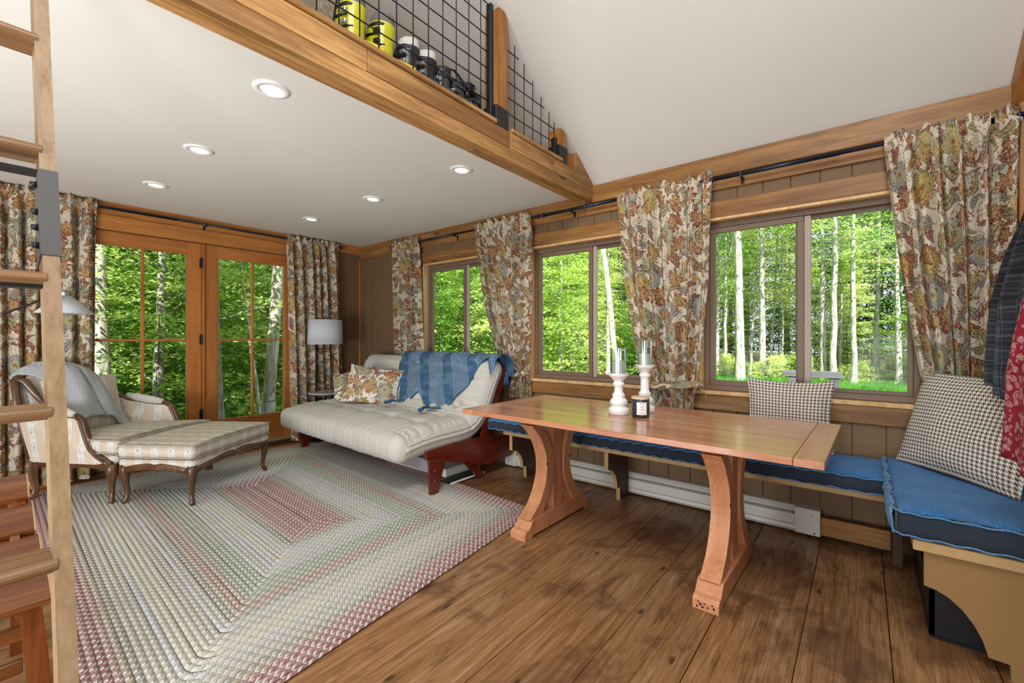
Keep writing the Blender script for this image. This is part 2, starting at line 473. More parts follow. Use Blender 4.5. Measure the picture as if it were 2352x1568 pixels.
# floral paisley print, drawn in cloth metres (uv)
def floral(name, trans=0.22, base='#ddd2bf', bright=1.0):
    s = NT(name, 0.85, 0.15)
    uv = s.coord('UV')
    uv = s.mapv(uv, (1, 1, 1))
    wob = s.noise(uv, 9, 2, 0.5, out=1, dims='2D')
    uvw = s.vm('ADD', uv, s.vm('SCALE', s.vm('SUBTRACT', wob, (0.5, 0.5, 0.5)), scale=0.045))
    col = s.mix(s.noise(uv, 5, 2, dims='2D'), srgb(base), tuple(x * 0.93 for x in srgb(base)))
    def cells(vec, size, seed, rnd=0.85):
        v = s.mapv(vec, (1 / size, 1 / size, 1), (seed * 3.7, seed * 1.9, 0))
        vo = s.voro(v, 1.0, 'F1', '2D', rnd)
        d = s.vm('SUBTRACT', v, vo.outputs['Position'])
        c = s.sep(vo.outputs['Color'])
        dx, dy = s.sep(d)[0], s.sep(d)[1]
        ang = s.math('MULTIPLY', c[0], 6.283)
        ca, sa = s.math('COSINE', ang), s.math('SINE', ang)
        x = s.math('SUBTRACT', s.math('MULTIPLY', dx, ca), s.math('MULTIPLY', dy, sa))
        y = s.math('ADD', s.math('MULTIPLY', dx, sa), s.math('MULTIPLY', dy, ca))
        return x, y, c
    outl = srgb('#5a4434')
    # curling stems: contour lines of a smooth noise
    nz = s.noise(uvw, 7.5, 1, 0.4, 0.8, dims='2D')
    ln = s.math('ABSOLUTE', s.math('SUBTRACT', s.math('FRACT', s.math('MULTIPLY', nz, 5.0)), 0.5))
    col = s.mix(s.mr(ln, 0.03, 0.09, 0.85, 0.0), col, srgb('#8b7a4c'))
    # leaves: bent pointed ellipses with a mid rib and hatching
    def leaves(col, size, seed, lx, ly, stops, keep):
        x, y, c = cells(uvw, size, seed)
        y2 = s.math('SUBTRACT', y, s.math('MULTIPLY', s.math('MULTIPLY', x, x), 1.1))
        e = s.math('DIVIDE', x, lx)
        wd = s.math('MULTIPLY', s.math('SUBTRACT', 1.0, s.math('MULTIPLY', e, e)), ly)
        q = s.math('DIVIDE', s.math('ABSOLUTE', y2), s.math('MAXIMUM', wd, 0.001))
        inside = s.math('MULTIPLY', s.math('LESS_THAN', q, 1.0), s.math('GREATER_THAN', wd, 0.004))
        inside = s.math('MULTIPLY', inside, s.math('LESS_THAN', c[2], keep))
        lc = s.ramp(c[1], stops, 'CONSTANT')
        hatch = s.math('GREATER_THAN', s.math('SINE', s.math('ADD', s.math('MULTIPLY', x, 46.0), s.math('MULTIPLY', q, 3.0))), 0.1)
        nest = s.math('GREATER_THAN', s.math('SINE', s.math('MULTIPLY', q, 17.0)), 0.35)
        lc2 = s.mix(s.math('MULTIPLY', hatch, 0.35), lc, srgb('#e0d2b4'))
        lc2 = s.mix(s.math('MULTIPLY', nest, 0.35 if size > .1 else 0.12), lc2, srgb('#d8c9a6'))
        lc2 = s.mix(s.mr(q, 0.08, 0.16, 0.8, 0.0), lc2, outl)
        lc2 = s.mix(s.mr(q, 0.74, 0.86, 0.0, 0.85), lc2, outl)
        return s.mix(inside, col, lc2)
    A = [(0.0, srgb('#7b7f7c')), (0.22, srgb('#8a8250')), (0.42, srgb('#8d3a26')), (0.58, srgb('#7a6244')), (0.74, srgb('#a2763c')), (0.88, srgb('#7d2f2a'))]
    col = leaves(col, 0.12, 9, 0.47, 0.20, A, 1.0)
    col = leaves(col, 0.085, 1, 0.46, 0.17, A, 0.85)
    # paisley drops
    B = [(0.0, srgb('#7a6a55')), (0.3, srgb('#7e8788')), (0.55, srgb('#938456')), (0.8, srgb('#86412f'))]
    col = leaves(col, 0.17, 4, 0.48, 0.21, B, 0.65)
    # flowers
    def flowers(col, size, seed, n, rad, stops, keep, deep=0.34):
        x, y, c = cells(uvw, size, seed, 0.75)
        r = s.math('SQRT', s.math('ADD', s.math('MULTIPLY', x, x), s.math('MULTIPLY', y, y)))
        a = s.math('ARCTAN2', y, x)
        pet = s.math('ABSOLUTE', s.math('COSINE', s.math('MULTIPLY', a, n / 2.0)))
        rr = s.math('MULTIPLY', s.math('ADD', 1.0 - deep, s.math('MULTIPLY', pet, deep)), rad)
        q = s.math('DIVIDE', r, rr)
        inside = s.math('MULTIPLY', s.math('LESS_THAN', q, 1.0), s.math('LESS_THAN', c[2], keep))
        pc = s.ramp(c[1], stops, 'CONSTANT')
        pc = s.mix(s.mr(q, 0.25, 0.95, 0.65, 0.0), pc, srgb('#cdb678'))
        vein = s.math('ABSOLUTE', s.math('SINE', s.math('MULTIPLY', a, n * 1.5)))
        pc = s.mix(s.mr(vein, 0.0, 0.35, 0.45, 0.0), pc, srgb('#6b5138'))
        pc = s.mix(s.mr(pet, 0.0, 0.30, 0.8, 0.0), pc, outl)
        ring = s.math('GREATER_THAN', s.math('SINE', s.math('MULTIPLY', q, 19.0)), 0.72)
        pc = s.mix(s.math('MULTIPLY', ring, 0.4), pc, srgb('#e2d6b8'))
        pc = s.mix(s.mr(q, 0.12, 0.20, 0.8, 0.0), pc, srgb('#8a5a34'))
        pc = s.mix(s.mr(q, 0.88, 0.95, 0.0, 0.7), pc, outl)
        return s.mix(inside, col, pc)
    F1 = [(0.0, srgb('#8f9a8c')), (0.35, srgb('#a79a5c')), (0.6, srgb('#8d9aa0'))]
    col = flowers(col, 0.21, 2, 26, 0.38, F1, 0.55, 0.22)
    F3 = [(0.0, srgb('#a8672f')), (0.35, srgb('#96432d')), (0.7, srgb('#b08a4a'))]
    col = flowers(col, 0.17, 12, 7, 0.37, F3, 0.42, 0.62)
    F2 = [(0.0, srgb('#99a69f')), (0.35, srgb('#8f352d')), (0.7, srgb('#b3905a'))]
    col = flowers(col, 0.11, 7, 5, 0.30, F2, 0.4, 0.5)
    # berries
    x, y, c = cells(uv, 0.022, 3)
    r = s.math('SQRT', s.math('ADD', s.math('MULTIPLY', x, x), s.math('MULTIPLY', y, y)))
    patch = s.math('GREATER_THAN', s.noise(uv, 14, 1, dims='2D'), 0.56)
    col = s.mix(s.math('MULTIPLY', s.math('LESS_THAN', r, 0.25), s.math('MULTIPLY', patch, 0.8)), col, srgb('#7c2b26'))
    if bright != 1.0: col = s.mix(1.0, col, (bright, bright, bright), 'MULTIPLY')
    s.color(col); s.bump(s.noise(uv, 400, 2, dims='2D'), 0.15, 0.0006)
    if trans: s.translucent(col, trans)
    return s.m
M_floral = floral('floral_curtain_cloth', 0.28, bright=1.12)
M_floralp = floral('floral_pillow_cloth', 0.0, '#e4ded4', 1.05)

def houndstooth():
    s = NT('houndstooth_cloth', 0.9, 0.1)
    uv = s.coord('UV')
    k = 8 / 0.019
    p = s.sep(s.mapv(uv, (k, k, 1), (400, 400, 0)))
    fx, fy = s.math('FLOOR', p[0]), s.math('FLOOR', p[1])
    wx = s.math('LESS_THAN', s.math('MODULO', fx, 8), 4)
    wy = s.math('LESS_THAN', s.math('MODULO', fy, 8), 4)
    tw = s.math('LESS_THAN', s.math('MODULO', s.math('ADD', fx, fy), 4), 2)
    m = s.math('ADD', s.math('MULTIPLY', tw, wx), s.math('MULTIPLY', s.math('SUBTRACT', 1, tw), wy))
    s.color(s.mix(m, srgb('#ddd6cb'), srgb('#5e4f45'))); s.bump(s.noise(uv, 500, 2, dims='2D'), 0.2, 0.0008)
    return s.m
M_hound = houndstooth()

def damask():
    s = NT('striped_damask', 0.75, 0.2)
    uv = s.coord('UV'); p = s.sep(uv)
    st = s.math('ABSOLUTE', s.math('SUBTRACT', s.math('FRACT', s.math('DIVIDE', p[0], 0.125)), 0.5))
    wide = s.mr(st, 0.26, 0.275, 0.0, 1.0)
    col = s.mix(wide, srgb('#cfc1ae'), srgb('#dedbd4'))
    n1 = s.noise(s.mapv(uv, (1, 1, 1)), 26, 3, 0.5, 1.8, dims='2D')
    l1 = s.math('ABSOLUTE', s.math('SUBTRACT', s.math('FRACT', s.math('MULTIPLY', n1, 6)), 0.5))
    orn = s.mr(l1, 0.05, 0.14, 0.5, 0.0)
    col = s.mix(orn, col, s.mix(wide, srgb('#b3a189'), srgb('#aaa49b')))
    # bouquet medallions inside the pale stripe
    cell = s.math('SUBTRACT', s.math('FRACT', s.math('DIVIDE', p[1], 0.11)), 0.5)
    sx = s.math('SUBTRACT', s.math('FRACT', s.math('ADD', s.math('DIVIDE', p[0], 0.125), 0.5)), 0.5)
    rr = s.math('SQRT', s.math('ADD', s.math('MULTIPLY', s.math('MULTIPLY', sx, sx), 9.0), s.math('MULTIPLY', s.math('MULTIPLY', cell, cell), 3.0)))
    med = s.mr(s.math('ABSOLUTE', s.math('SUBTRACT', rr, 0.55)), 0.03, 0.08, 0.45, 0.0)
    col = s.mix(s.math('MULTIPLY', med, 1.0), col, srgb('#9a948a'))
    spot = s.math('MULTIPLY', s.mr(rr, 0.22, 0.34, 0.6, 0.0), s.math('GREATER_THAN', n1, 0.47))
    col = s.mix(spot, col, srgb('#8d6f66'))
    ed = s.mr(s.math('ABSOLUTE', s.math('SUBTRACT', st, 0.268)), 0.01, 0.02, 0.35, 0.0)
    col = s.mix(ed, col, srgb('#a99576'))
    s.color(col); s.bump(n1, 0.15, 0.001)
    return s.m
M_damask = damask()
M_piping = plain('damask_piping', '#b5a890', 0.8, 0.2)

def denim(name, c1, c2, speck=0.5):
    s = NT(name, 0.85, 0.25)
    v = s.coord()
    n = s.noise(s.mapv(v, (50, 130, 50)), 2.2, 4, 0.75)
    n2 = s.noise(s.mapv(v, (2.5, 2.5, 2.5)), 1.6, 3, 0.6, 1.0)
    f = s.math('MULTIPLY', s.mr(n, 0.50, 0.70, 0, 1), s.mr(n2, 0.38, 0.66, 0.08, 1.0))
    s.color(s.mix(s.math('MULTIPLY', f, speck), srgb(c1), srgb(c2))); s.bump(n, 0.25, 0.001)
    s.b.inputs['Sheen Weight'].default_value = 0.15
    return s.m
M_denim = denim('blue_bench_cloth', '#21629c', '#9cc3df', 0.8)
M_denim_shade = denim('shaded_side_cloth', '#27303d', '#3b4656', 0.4)  # same bench cloth, darkened to paint in the shade of the sides
M_denimw = denim('washed_blue_cloth', '#4a7aa6', '#a9c6dd', 0.8)

def cloth(name, c1, c2, scale=60, rough=0.9, stretch=(1, 1, 1), bump=0.3, sheen=0.0):
    s = NT(name, rough, 0.1)
    n = s.noise(s.mapv(s.coord(), stretch), scale, 3, 0.6)
    s.color(s.mix(s.mr(n, 0.3, 0.7), srgb(c1), srgb(c2))); s.bump(n, bump, 0.001)
    if sheen: s.b.inputs['Sheen Weight'].default_value = sheen
    return s.m
M_mattress = cloth('futon_cloth', '#bdb9b0', '#cac6be', 250, bump=0.08)
M_greythrow = cloth('grey_wool', '#99a0a4', '#c0c5c6', 90, stretch=(1, 1, 3), bump=0.5, sheen=0.3)
M_tassel = cloth('blue_yarn', '#2b4a68', '#456b8c', 120)
M_greyrail = plain('grey_rail', '#8b848c', 0.5, 0.3)

def bluethrow():
    s = NT('blue_striped_throw', 0.9, 0.1)
    uv = s.coord('UV'); p = s.sep(uv)
    n = s.noise(uv, 120, 3, 0.6, dims='2D'); n2 = s.noise(s.mapv(uv, (1.2, 4, 1)), 4, 2, dims='2D')
    base = s.mix(n, srgb('#2c4963'), srgb('#47698a'))
    base = s.mix(s.mr(n2, 0.4, 0.7, 0, 0.35), base, srgb('#7391a8'))
    t = s.math('ADD', p[0], s.math('MULTIPLY', p[1], 0.35))
    band = s.math('LESS_THAN', s.math('FRACT', s.math('DIVIDE', t, 0.34)), 0.62)
    line = s.math('LESS_THAN', s.math('FRACT', s.math('DIVIDE', t, 0.0155)), 0.22)
    s.color(s.mix(s.math('MULTIPLY', s.math('MULTIPLY', band, line), 0.75), base, srgb('#c2cdd6')))
    s.bump(n, 0.4, 0.001)
    return s.m
M_bluethrow = bluethrow()

def rug_mat():
    """uv.x = metres along the braid, uv.y = braid row index (outer row = 0)"""
    s = NT('braided_rug', 0.95, 0.05)
    uv = s.coord('UV'); p = s.sep(uv)
    row = s.math('FLOOR', p[1])
    fr = s.math('SUBTRACT', p[1], row)
    r01 = s.math('DIVIDE', row, 46.0)
    G = '#c0bfb5'; W_ = '#d3cfc1'; PK = '#a3696f'; PK2 = '#b38a8b'; GN = '#a3b09f'; BL = '#c7ccd0'; TN = '#b3a592'; DG = '#a3a099'
    seq = [PK, PK, PK2, PK, PK2, TN, DG, G, G, G, BL, W_, W_, W_, W_, G, G, BL, G, DG, TN, PK2, TN, DG, GN, GN, GN, GN, BL, G, BL, BL, W_, W_, BL, BL, G, DG, TN, PK2, PK, PK2, PK, PK, PK2, PK]
    # two ramps of 23 rows because a ramp holds at most 32 stops
    def rp(lo, hi):
        return s.ramp(s.math('DIVIDE', s.math('SUBTRACT', row, lo - 0.5), hi - lo + 0.0), [(k / (hi - lo), srgb(seq[lo + k])) for k in range(hi - lo)], 'CONSTANT')
    base = s.mix(s.math('LESS_THAN', row, 22.5), rp(23, 46), rp(0, 23))
    # strands: chevrons that alternate left and right of the row's middle
    half = s.math('ABSOLUTE', s.math('SUBTRACT', fr, 0.5))
    side = s.math('GREATER_THAN', fr, 0.5)
    u = s.math('ADD', s.math('DIVIDE', p[0], 0.0145), s.math('ADD', s.math('MULTIPLY', half, 1.3), s.math('MULTIPLY', side, 0.5)))
    uf = s.math('FRACT', u)
    prof = s.math('SINE', s.math('MULTIPLY', uf, 3.1416))
    cell = s.comb(s.math('FLOOR', u), s.math('ADD', s.math('MULTIPLY', row, 2), side))
    wn = s.n('ShaderNodeTexWhiteNoise', noise_dimensions='2D'); s.set(wn.inputs['Vector'], cell)
    rv = wn.outputs['Value']
    ph3 = s.math('MODULO', s.math('ADD', s.math('FLOOR', u), s.math('MULTIPLY', side, 1)), 3)
    base = s.mix(s.math('MULTIPLY', rv, 0.25), base, srgb('#a9a49a'))
    c = s.mix(s.math('MULTIPLY', s.math('LESS_THAN', ph3, 0.5), 0.85), base, srgb('#dedbd2'))
    c = s.mix(s.math('MULTIPLY', s.math('GREATER_THAN', ph3, 1.5), 0.35), c, srgb('#8f8a84'))
    c = s.mix(s.mr(prof, 0.15, 0.5, 0.3, 0.0), c, srgb('#77736c'))
    s.color(c)
    edge = s.mr(half, 0.38, 0.5, 1.0, 0.0)
    s.bump(s.math('MULTIPLY', prof, edge), 0.6, 0.004)
    return s.m
M_rug = rug_mat()

def plaid():
    s = NT('dark_plaid_flannel', 0.9, 0.1)
    uv = s.coord('UV'); p = s.sep(uv)
    uv = s.vm('ADD', uv, s.vm('SCALE', s.noise(uv, 6, 2, out=1, dims='2D'), scale=.02)); p = s.sep(uv)
    def ln(v, per, w_, ph=0.0): return s.math('LESS_THAN', s.math('FRACT', s.math('ADD', s.math('DIVIDE', v, per), ph)), w_)
    col = s.mix(s.noise(uv, 160, 2, dims='2D'), srgb('#2a3037'), srgb('#48525a'))
    col = s.mix(s.math('MULTIPLY', ln(p[0], 0.09, 0.30), 0.4), col, srgb('#66808f'))
    col = s.mix(s.math('MULTIPLY', ln(p[1], 0.09, 0.40), 0.45), col, srgb('#2a2d33'))
    col = s.mix(s.math('MULTIPLY', ln(p[0], 0.045, 0.035, 0.2), 0.4), col, srgb('#a8a3ac'))
    col = s.mix(s.math('MULTIPLY', ln(p[1], 0.022, 0.10, 0.3), 0.6), col, srgb('#8a6a74'))
    col = s.mix(s.math('MULTIPLY', ln(p[1], 0.055, 0.03, 0.6), 0.6), col, srgb('#b4b6bc'))
    s.color(col); return s.m
M_plaid = plaid()
def paisley_red():
    s = NT('red_paisley_cloth', 0.8, 0.15)
    uv = s.coord('UV'); uv = s.vm('ADD', uv, s.vm('SCALE', s.noise(uv, 30, 2, out=1, dims='2D'), scale=.018))
    col = s.mix(s.noise(uv, 8, 2, dims='2D'), srgb('#8a1f38'), srgb('#a8344c'))
    for size, seed, a in ((0.045, 1, 0.36), (0.028, 5, 0.30)):
        v = s.mapv(uv, (1 / size, 1.5 / size, 1), (seed, seed * 2, 0))
        vo = s.voro(v, 1.0, 'F1', '2D', 0.8)
        dd = vo.outputs['Distance']
        c = s.sep(vo.outputs['Color'])
        ring = s.math('GREATER_THAN', s.math('SINE', s.math('ADD', s.math('MULTIPLY', dd, 30), s.math('MULTIPLY', s.noise(uv, 120, 2, dims='2D'), 9))), -0.5)
        m = s.math('MULTIPLY', s.math('LESS_THAN', dd, a), s.math('MULTIPLY', ring, s.math('LESS_THAN', c[0], 0.75)))
        col = s.mix(s.math('MULTIPLY', m, 0.75), col, srgb('#d9b3ad'))
    s.color(col); return s.m
M_red = paisley_red()

# outdoors
def leaf_mat(name, c1, c2, trans=0.45, sc_=0.8):
    s = NT(name, 0.6, 0.2)
    geo = s.n('ShaderNodeNewGeometry')
    f = s.noise(geo.outputs['Position'], sc_, 3, 0.6)
    f2 = s.math('ADD', s.math('MULTIPLY', f, 0.75), s.math('MULTIPLY', s.rand(), 0.3))
    c = s.mix(s.mr(f2, 0.32, 0.75), srgb(c1), srgb(c2))
    s.color(c)
    out = s.t.nodes['Material Output']
    df = s.n('ShaderNodeBsdfDiffuse'); s.set(df.inputs[0], c)
    tr = s.n('ShaderNodeBsdfTranslucent'); s.set(tr.inputs[0], c)
    mx = s.n('ShaderNodeMixShader'); mx.inputs[0].default_value = trans
    s.t.links.new(df.outputs[0], mx.inputs[1]); s.t.links.new(tr.outputs[0], mx.inputs[2]); s.t.links.new(mx.outputs[0], out.inputs[0])
    return s.m
M_leaf = leaf_mat('maple_leaves', '#86b044', '#e6ee9c', .5)
M_leaf2 = leaf_mat('beech_leaves', '#6b9c3c', '#cbe07c')
M_needle = leaf_mat('hemlock_needles', '#2a4a24', '#4f7a38', 0.15)
M_grass = leaf_mat('meadow_grass', '#3f7a2c', '#79b04a', 0.3, 1.5)
def bark(name, c1, c2, c3):
    s = NT(name, 0.85, 0.1)
    v = s.coord()
    f = s.noise(s.mapv(v, (9, 9, 2.2)), 1.6, 5, 0.65, 0.6)
    g = s.noise(s.mapv(v, (2, 2, 9)), 1.2, 3, 0.6, 0.5)
    c = s.ramp(f, [(0.32, srgb(c3)), (0.48, srgb(c2)), (0.62, srgb(c1))])
    c = s.mix(s.mr(g, 0.60, 0.70, 0, 0.7), c, srgb(c3))
    s.color(c); s.bump(f, 0.6, 0.02); return s.m
M_bark = bark('grey_bark', '#a8a39b', '#857f77', '#4c463f')
M_birch = bark('pale_bark', '#cdc7bb', '#aaa397', '#625b51')
def ground_mat():
    s = NT('forest_floor', 0.95, 0.05)
    v = s.coord()
    c = s.mix(s.mr(s.noise(v, 0.8, 4), 0.4, 0.6), srgb('#3b4a24'), srgb('#5c4a33'))
    s.color(s.mix(s.mr(s.noise(v, 6, 3), 0.5, 0.7, 0, 0.6), c, srgb('#6f7d3f'))); return s.m
M_ground = ground_mat()
M_lawn = leaf_mat('lawn_ground', '#4b7d35', '#7faa58', 0.0, 2.0)
M_gravel = plain('gravel', '#9fa3aa', 0.9, 0.1, noise=0.3, nscale=25)
M_greywood = wood('weathered_wood', '#6f6c6f', '#5d5a5e', '#454348', 'y', 0.8, 1.0, 0.3, 0.0)
M_siding = plain('outer_siding', '#6b5a48', 0.8, 0.1)

# ------------------------------------------------------------------ the room
rnd = random.Random(5)
def struct(name, mb, mat, parent=None, **k):
    o = obj(name, mb, mat, parent, **k)
    if parent is None: o['kind'] = 'structure'
    return o

floor = struct('floor', MB().box(-3.3, D + .2, YF - .1, L + .2, -0.20, -0.016), M_dark)
seams = [YF, -0.384, -0.085, 0.193, 0.498, 0.790, 1.083, 1.375, 1.675, 1.97, 2.27, 2.56, 2.86, 3.15, 3.45, 3.75, 4.04, 4.33, 4.62]
for k, (a, b) in enumerate(zip(seams[:-1], seams[1:])):
    cuts = [-3.25] + ([-0.6 + 1.3 * rnd.random()] if k % 3 == 1 and b < 1.0 else [-1.4 + rnd.random()]) + [D]
    for c0, c1 in zip(cuts[:-1], cuts[1:]):
        obj('plank', MB().box(c0 + .001, c1 - .001, a + .0015, b - .0015, -0.016, 0.0 - 0.001 * (k % 2), 0.0016), M_floor, floor, recalc=False)
y = 4.62
while y < L - .01:
    y2 = min(y + .073, L)
    x = -3.25
    while x < D:
        x2 = min(D, x + rnd.uniform(.9, 1.7))
        obj('oak_strip', MB().box(x + .0005, x2 - .0005, y + .0007, y2 - .0007, -0.016, 0.0, 0.001), M_oak, floor, recalc=False)
        x = x2
    y = y2

# window wall -------------------------------------------------
WIN = [(2.69, 3.85), (1.21, 2.37), (-0.27, 0.89)]
Z0, Z1 = 0.83, 2.02
def with_openings(x0, x1, lo, hi, ztop, ops, z0=0.0):
    mb = MB(); cuts = sorted(ops); y = lo
    for a, b in cuts:
        mb.box(x0, x1, y, a, z0, ztop); mb.box(x0, x1, a, b, z0, Z0); mb.box(x0, x1, a, b, Z1, ztop); y = b
    mb.box(x0, x1, y, hi, z0, ztop)
    return mb
wall_r = struct('wall_right', with_openings(D + .012, D + .13, YF - .12, L + .12, 2.50, WIN, -0.2), M_wall)
g0 = 0.659; pit = 0.1528
k = math.floor((YF - g0) / pit)
while g0 + k * pit < L:
    a = max(YF, g0 + k * pit) + .002; b = min(L, g0 + (k + 1) * pit) - .002
    k += 1
    if b - a < .01: continue
    mb = MB()
    segs = [(0, Z0), (Z1, 2.43)]
    hit = [o for o in WIN if o[0] < b and o[1] > a]
    if not hit: mb.box(D, D + .012, a, b, 0, 2.43, .0025)
    else:
        o = hit[0]
        mb.box(D, D + .012, a, b, 0, Z0, .0025); mb.box(D, D + .012, a, b, Z1, 2.43, .0025)
        if a < o[0] - .004: mb.box(D, D + .012, a, o[0], Z0, Z1)
        if b > o[1] + .004: mb.box(D, D + .012, o[1], b, Z0, Z1)
    obj('panel_board', mb, M_wall, wall_r, recalc=False)

# door wall (with the gable above the loft) ----------------------
DX0, DX1, DZ = 0.545, 2.425, 2.133
slope = lambda x: 2.433 + 0.68 * (D - abs(x))
mb = MB()
mb.prism([(-3.3, -.2), (DX0, -.2), (DX0, DZ), (DX1, DZ), (DX1, -.2), (D + .13, -.2), (D + .13, 2.36), (0, 4.66), (-3.3, 2.41)], 'y', L + .012, L + .14)
wall_b = struct('wall_back', mb, M_wall)
obj('gable_panel', MB().prism([(-3.25, 2.5), (3.20, 2.5), (0, 4.64)], 'y', L - .012, L + .012), M_ceil, wall_b)
x = -3.25
while x < D - .01:
    a, b = x + .002, min(x + .153, D) - .002
    x += .153
    segs = []
    if b < DX0 or a > DX1: segs = [(a, b, 0, 2.378)]
    else:
        segs = [(a, b, DZ, 2.378)]
        if a < DX0: segs.append((a, DX0, 0, DZ))
        if b > DX1: segs.append((DX1, b, 0, DZ))
    mb = MB()
    for q in segs: mb.box(q[0], q[1], L, L + .012, q[2], q[3], .0025)
    obj('panel_board', mb, M_wall, wall_b, recalc=False)

# unseen walls that close the room
mb = MB()
mb.box(-3.42, -3.25, YF - .12, 1.2, -.2, 2.5); mb.box(-3.42, -3.25, 4.0, L + .12, -.2, 2.5)
mb.box(-3.42, -3.25, 1.2, 4.0, -.2, .8); mb.box(-3.42, -3.25, 1.2, 4.0, 2.2, 2.5)  # unseen opening, added to let in light from the side
struct('wall_left', mb, M_wall)
mb = MB()
mb.prism([(-3.3, -.2), (D + .13, -.2), (D + .13, 2.36), (0, 4.66), (-3.3, 2.41)], 'y', YF - .14, YF)
struct('wall_front', mb, M_wall)

# roof slopes
def slab(x0, x1):
    t = 0.13
    pts = [(x0, slope(x0)), (x1, slope(x1)), (x1, slope(x1) + t), (x0, slope(x0) + t)]
    return MB().prism(pts, 'y', YF - .3, L + .4)
s1 = struct('ceiling_slope', slab(0.0, D + .32), M_ceil)
s2 = struct('ceiling_slope', slab(-D - .32, 0.0), M_ceil)
# flat ceiling below the loft, and the loft floor on it
ceil = struct('ceiling', MB().box(-3.25, D, 1.90, L, 2.378, 2.41), M_ceil)
loft = struct('loft_floor', MB().box(-3.25, D - .07, 1.80, L, 2.41, 2.49), M_beam)

# trim on the window wall: proud top board, board under it, casings
t = thing('trim_1', (D, 2, 2.3), kind='structure')
obj('top_board', MB().box(D - .045, D, YF, 1.723, 2.300, 2.437, .003), M_cedar, t)
obj('board', MB().box(D - .020, D, YF, 1.80, 2.212, 2.300, .003), M_cedar, t)
obj('board', MB().box(D - .020, D, 1.80, L - .02, 2.212, 2.378, .003), M_cedar, t)
for k, (a, b) in enumerate(WIN):
    wn = thing('window_%d' % (k + 1), (D, (a + b) / 2, Z0), kind='structure')
    obj('head_casing', MB().box(D - .022, D, a - .12, b + .12, 2.022, 2.135, .003), M_cedar, wn)
    obj('apron_casing', MB().box(D - .022, D, a - .03, b + .06, .705, .808, .003), M_cedar, wn)
    obj('stool', MB().box(D - .030, D + .06, a - .03, b + .06, .808, .832, .003), M_jamb, wn)
    obj('head_jamb', MB().box(D - .024, D + .06, a, b, 2.003, 2.022, .002), M_jamb, wn)
    obj('side_jamb', MB().box(D - .024, D + .06, a - .016, a + .014, .832, 2.003, .002), M_jamb, wn)
    obj('side_jamb', MB().box(D - .024, D + .06, b - .014, b + .016, .832, 2.003, .002), M_jamb, wn)
    a2, b2 = a + .016, b - .016
    mid = (a + b) / 2
    x0, x1 = D + .035, D + .105
    mb = MB()
    mb.box(x0, x1, a2, b2, .834, .868, .003); mb.box(x0, x1, a2, b2, 1.965, 2.002, .003)
    mb.box(x0, x1, a2, a2 + .032, .868, 1.965, .003); mb.box(x0, x1, b2 - .032, b2, .868, 1.965, .003)
    obj('outer_frame', mb, M_winframe, wn)
    # sliding sash on the far half (inner track), fixed sash on the near half
    for (c, d, xx, mt) in ((mid - .022, b2 - .032, D + .044, M_winframe), (a2 + .032, mid + .022, D + .072, M_winframe)):
        sw = .036 if xx < D + .05 else .024
        mb = MB()
        mb.box(xx, xx + .024, c, d, .868, .868 + sw, .002); mb.box(xx, xx + .024, c, d, 1.965 - sw, 1.965, .002)
        mb.box(xx, xx + .024, c, c + sw, .868 + sw, 1.965 - sw, .002); mb.box(xx, xx + .024, d - sw, d, .868 + sw, 1.965 - sw, .002)
        s = obj('sash', mb, mt, wn)
        obj('pane', MB().box(xx + .010, xx + .013, c + sw, d - sw, .868 + sw, 1.965 - sw), M_glass, s, recalc=False)
    obj('track', MB().box(D + .05, D + .070, mid - .060, mid - .024, .868, 1.965, .003), M_jamb if False else plain('pale_track', '#a8968c', 0.4, 0.4), wn)

t = thing('trim_4', (D, YF, 2.3), kind='structure')
obj('rake_board', MB().prism([(D - .02, 2.30), (D - .02, 2.44), (.4, 4.34), (.4, 4.20)], 'y', YF, YF + .05), M_cedar_x, t)
obj('corner_board', MB().box(D - .07, D - .022, YF, YF + .03, 0, 2.40, .003), M_cedar_z, t)

# trim of the door wall
t = thing('trim_2', (1.5, L, 2.2), kind='structure')
obj('top_board', MB().box(-3.25, D, L - .020, L, 2.268, 2.378, .003), M_cedar_x, t)
obj('head_casing', MB().box(DX0 - .12, DX1 + .12, L - .026, L, DZ + .004, 2.264, .003), M_cedar_x, t)
obj('corner_bead', MB().box(D - .035, D - .001, L - .035, L - .001, 0, 2.212, .006), M_cedar_z, t)
obj('side_casing', MB().box(DX1 + .004, DX1 + .11, L - .02, L, 0, DZ, .003), M_door, t)
obj('side_casing', MB().box(DX0 - .11, DX0 - .004, L - .02, L, 0, DZ, .003), M_door, t)
tb = thing('baseboard_back', (2.8, L, 0.05), kind='structure')
obj('board', MB().box(DX1 + .11, D, L - .016, L, 0, .09, .003), M_cedar_x, tb)
obj('board', MB().box(-3.25, DX0 - .11, L - .016, L, 0, .09, .003), M_cedar_x, tb)

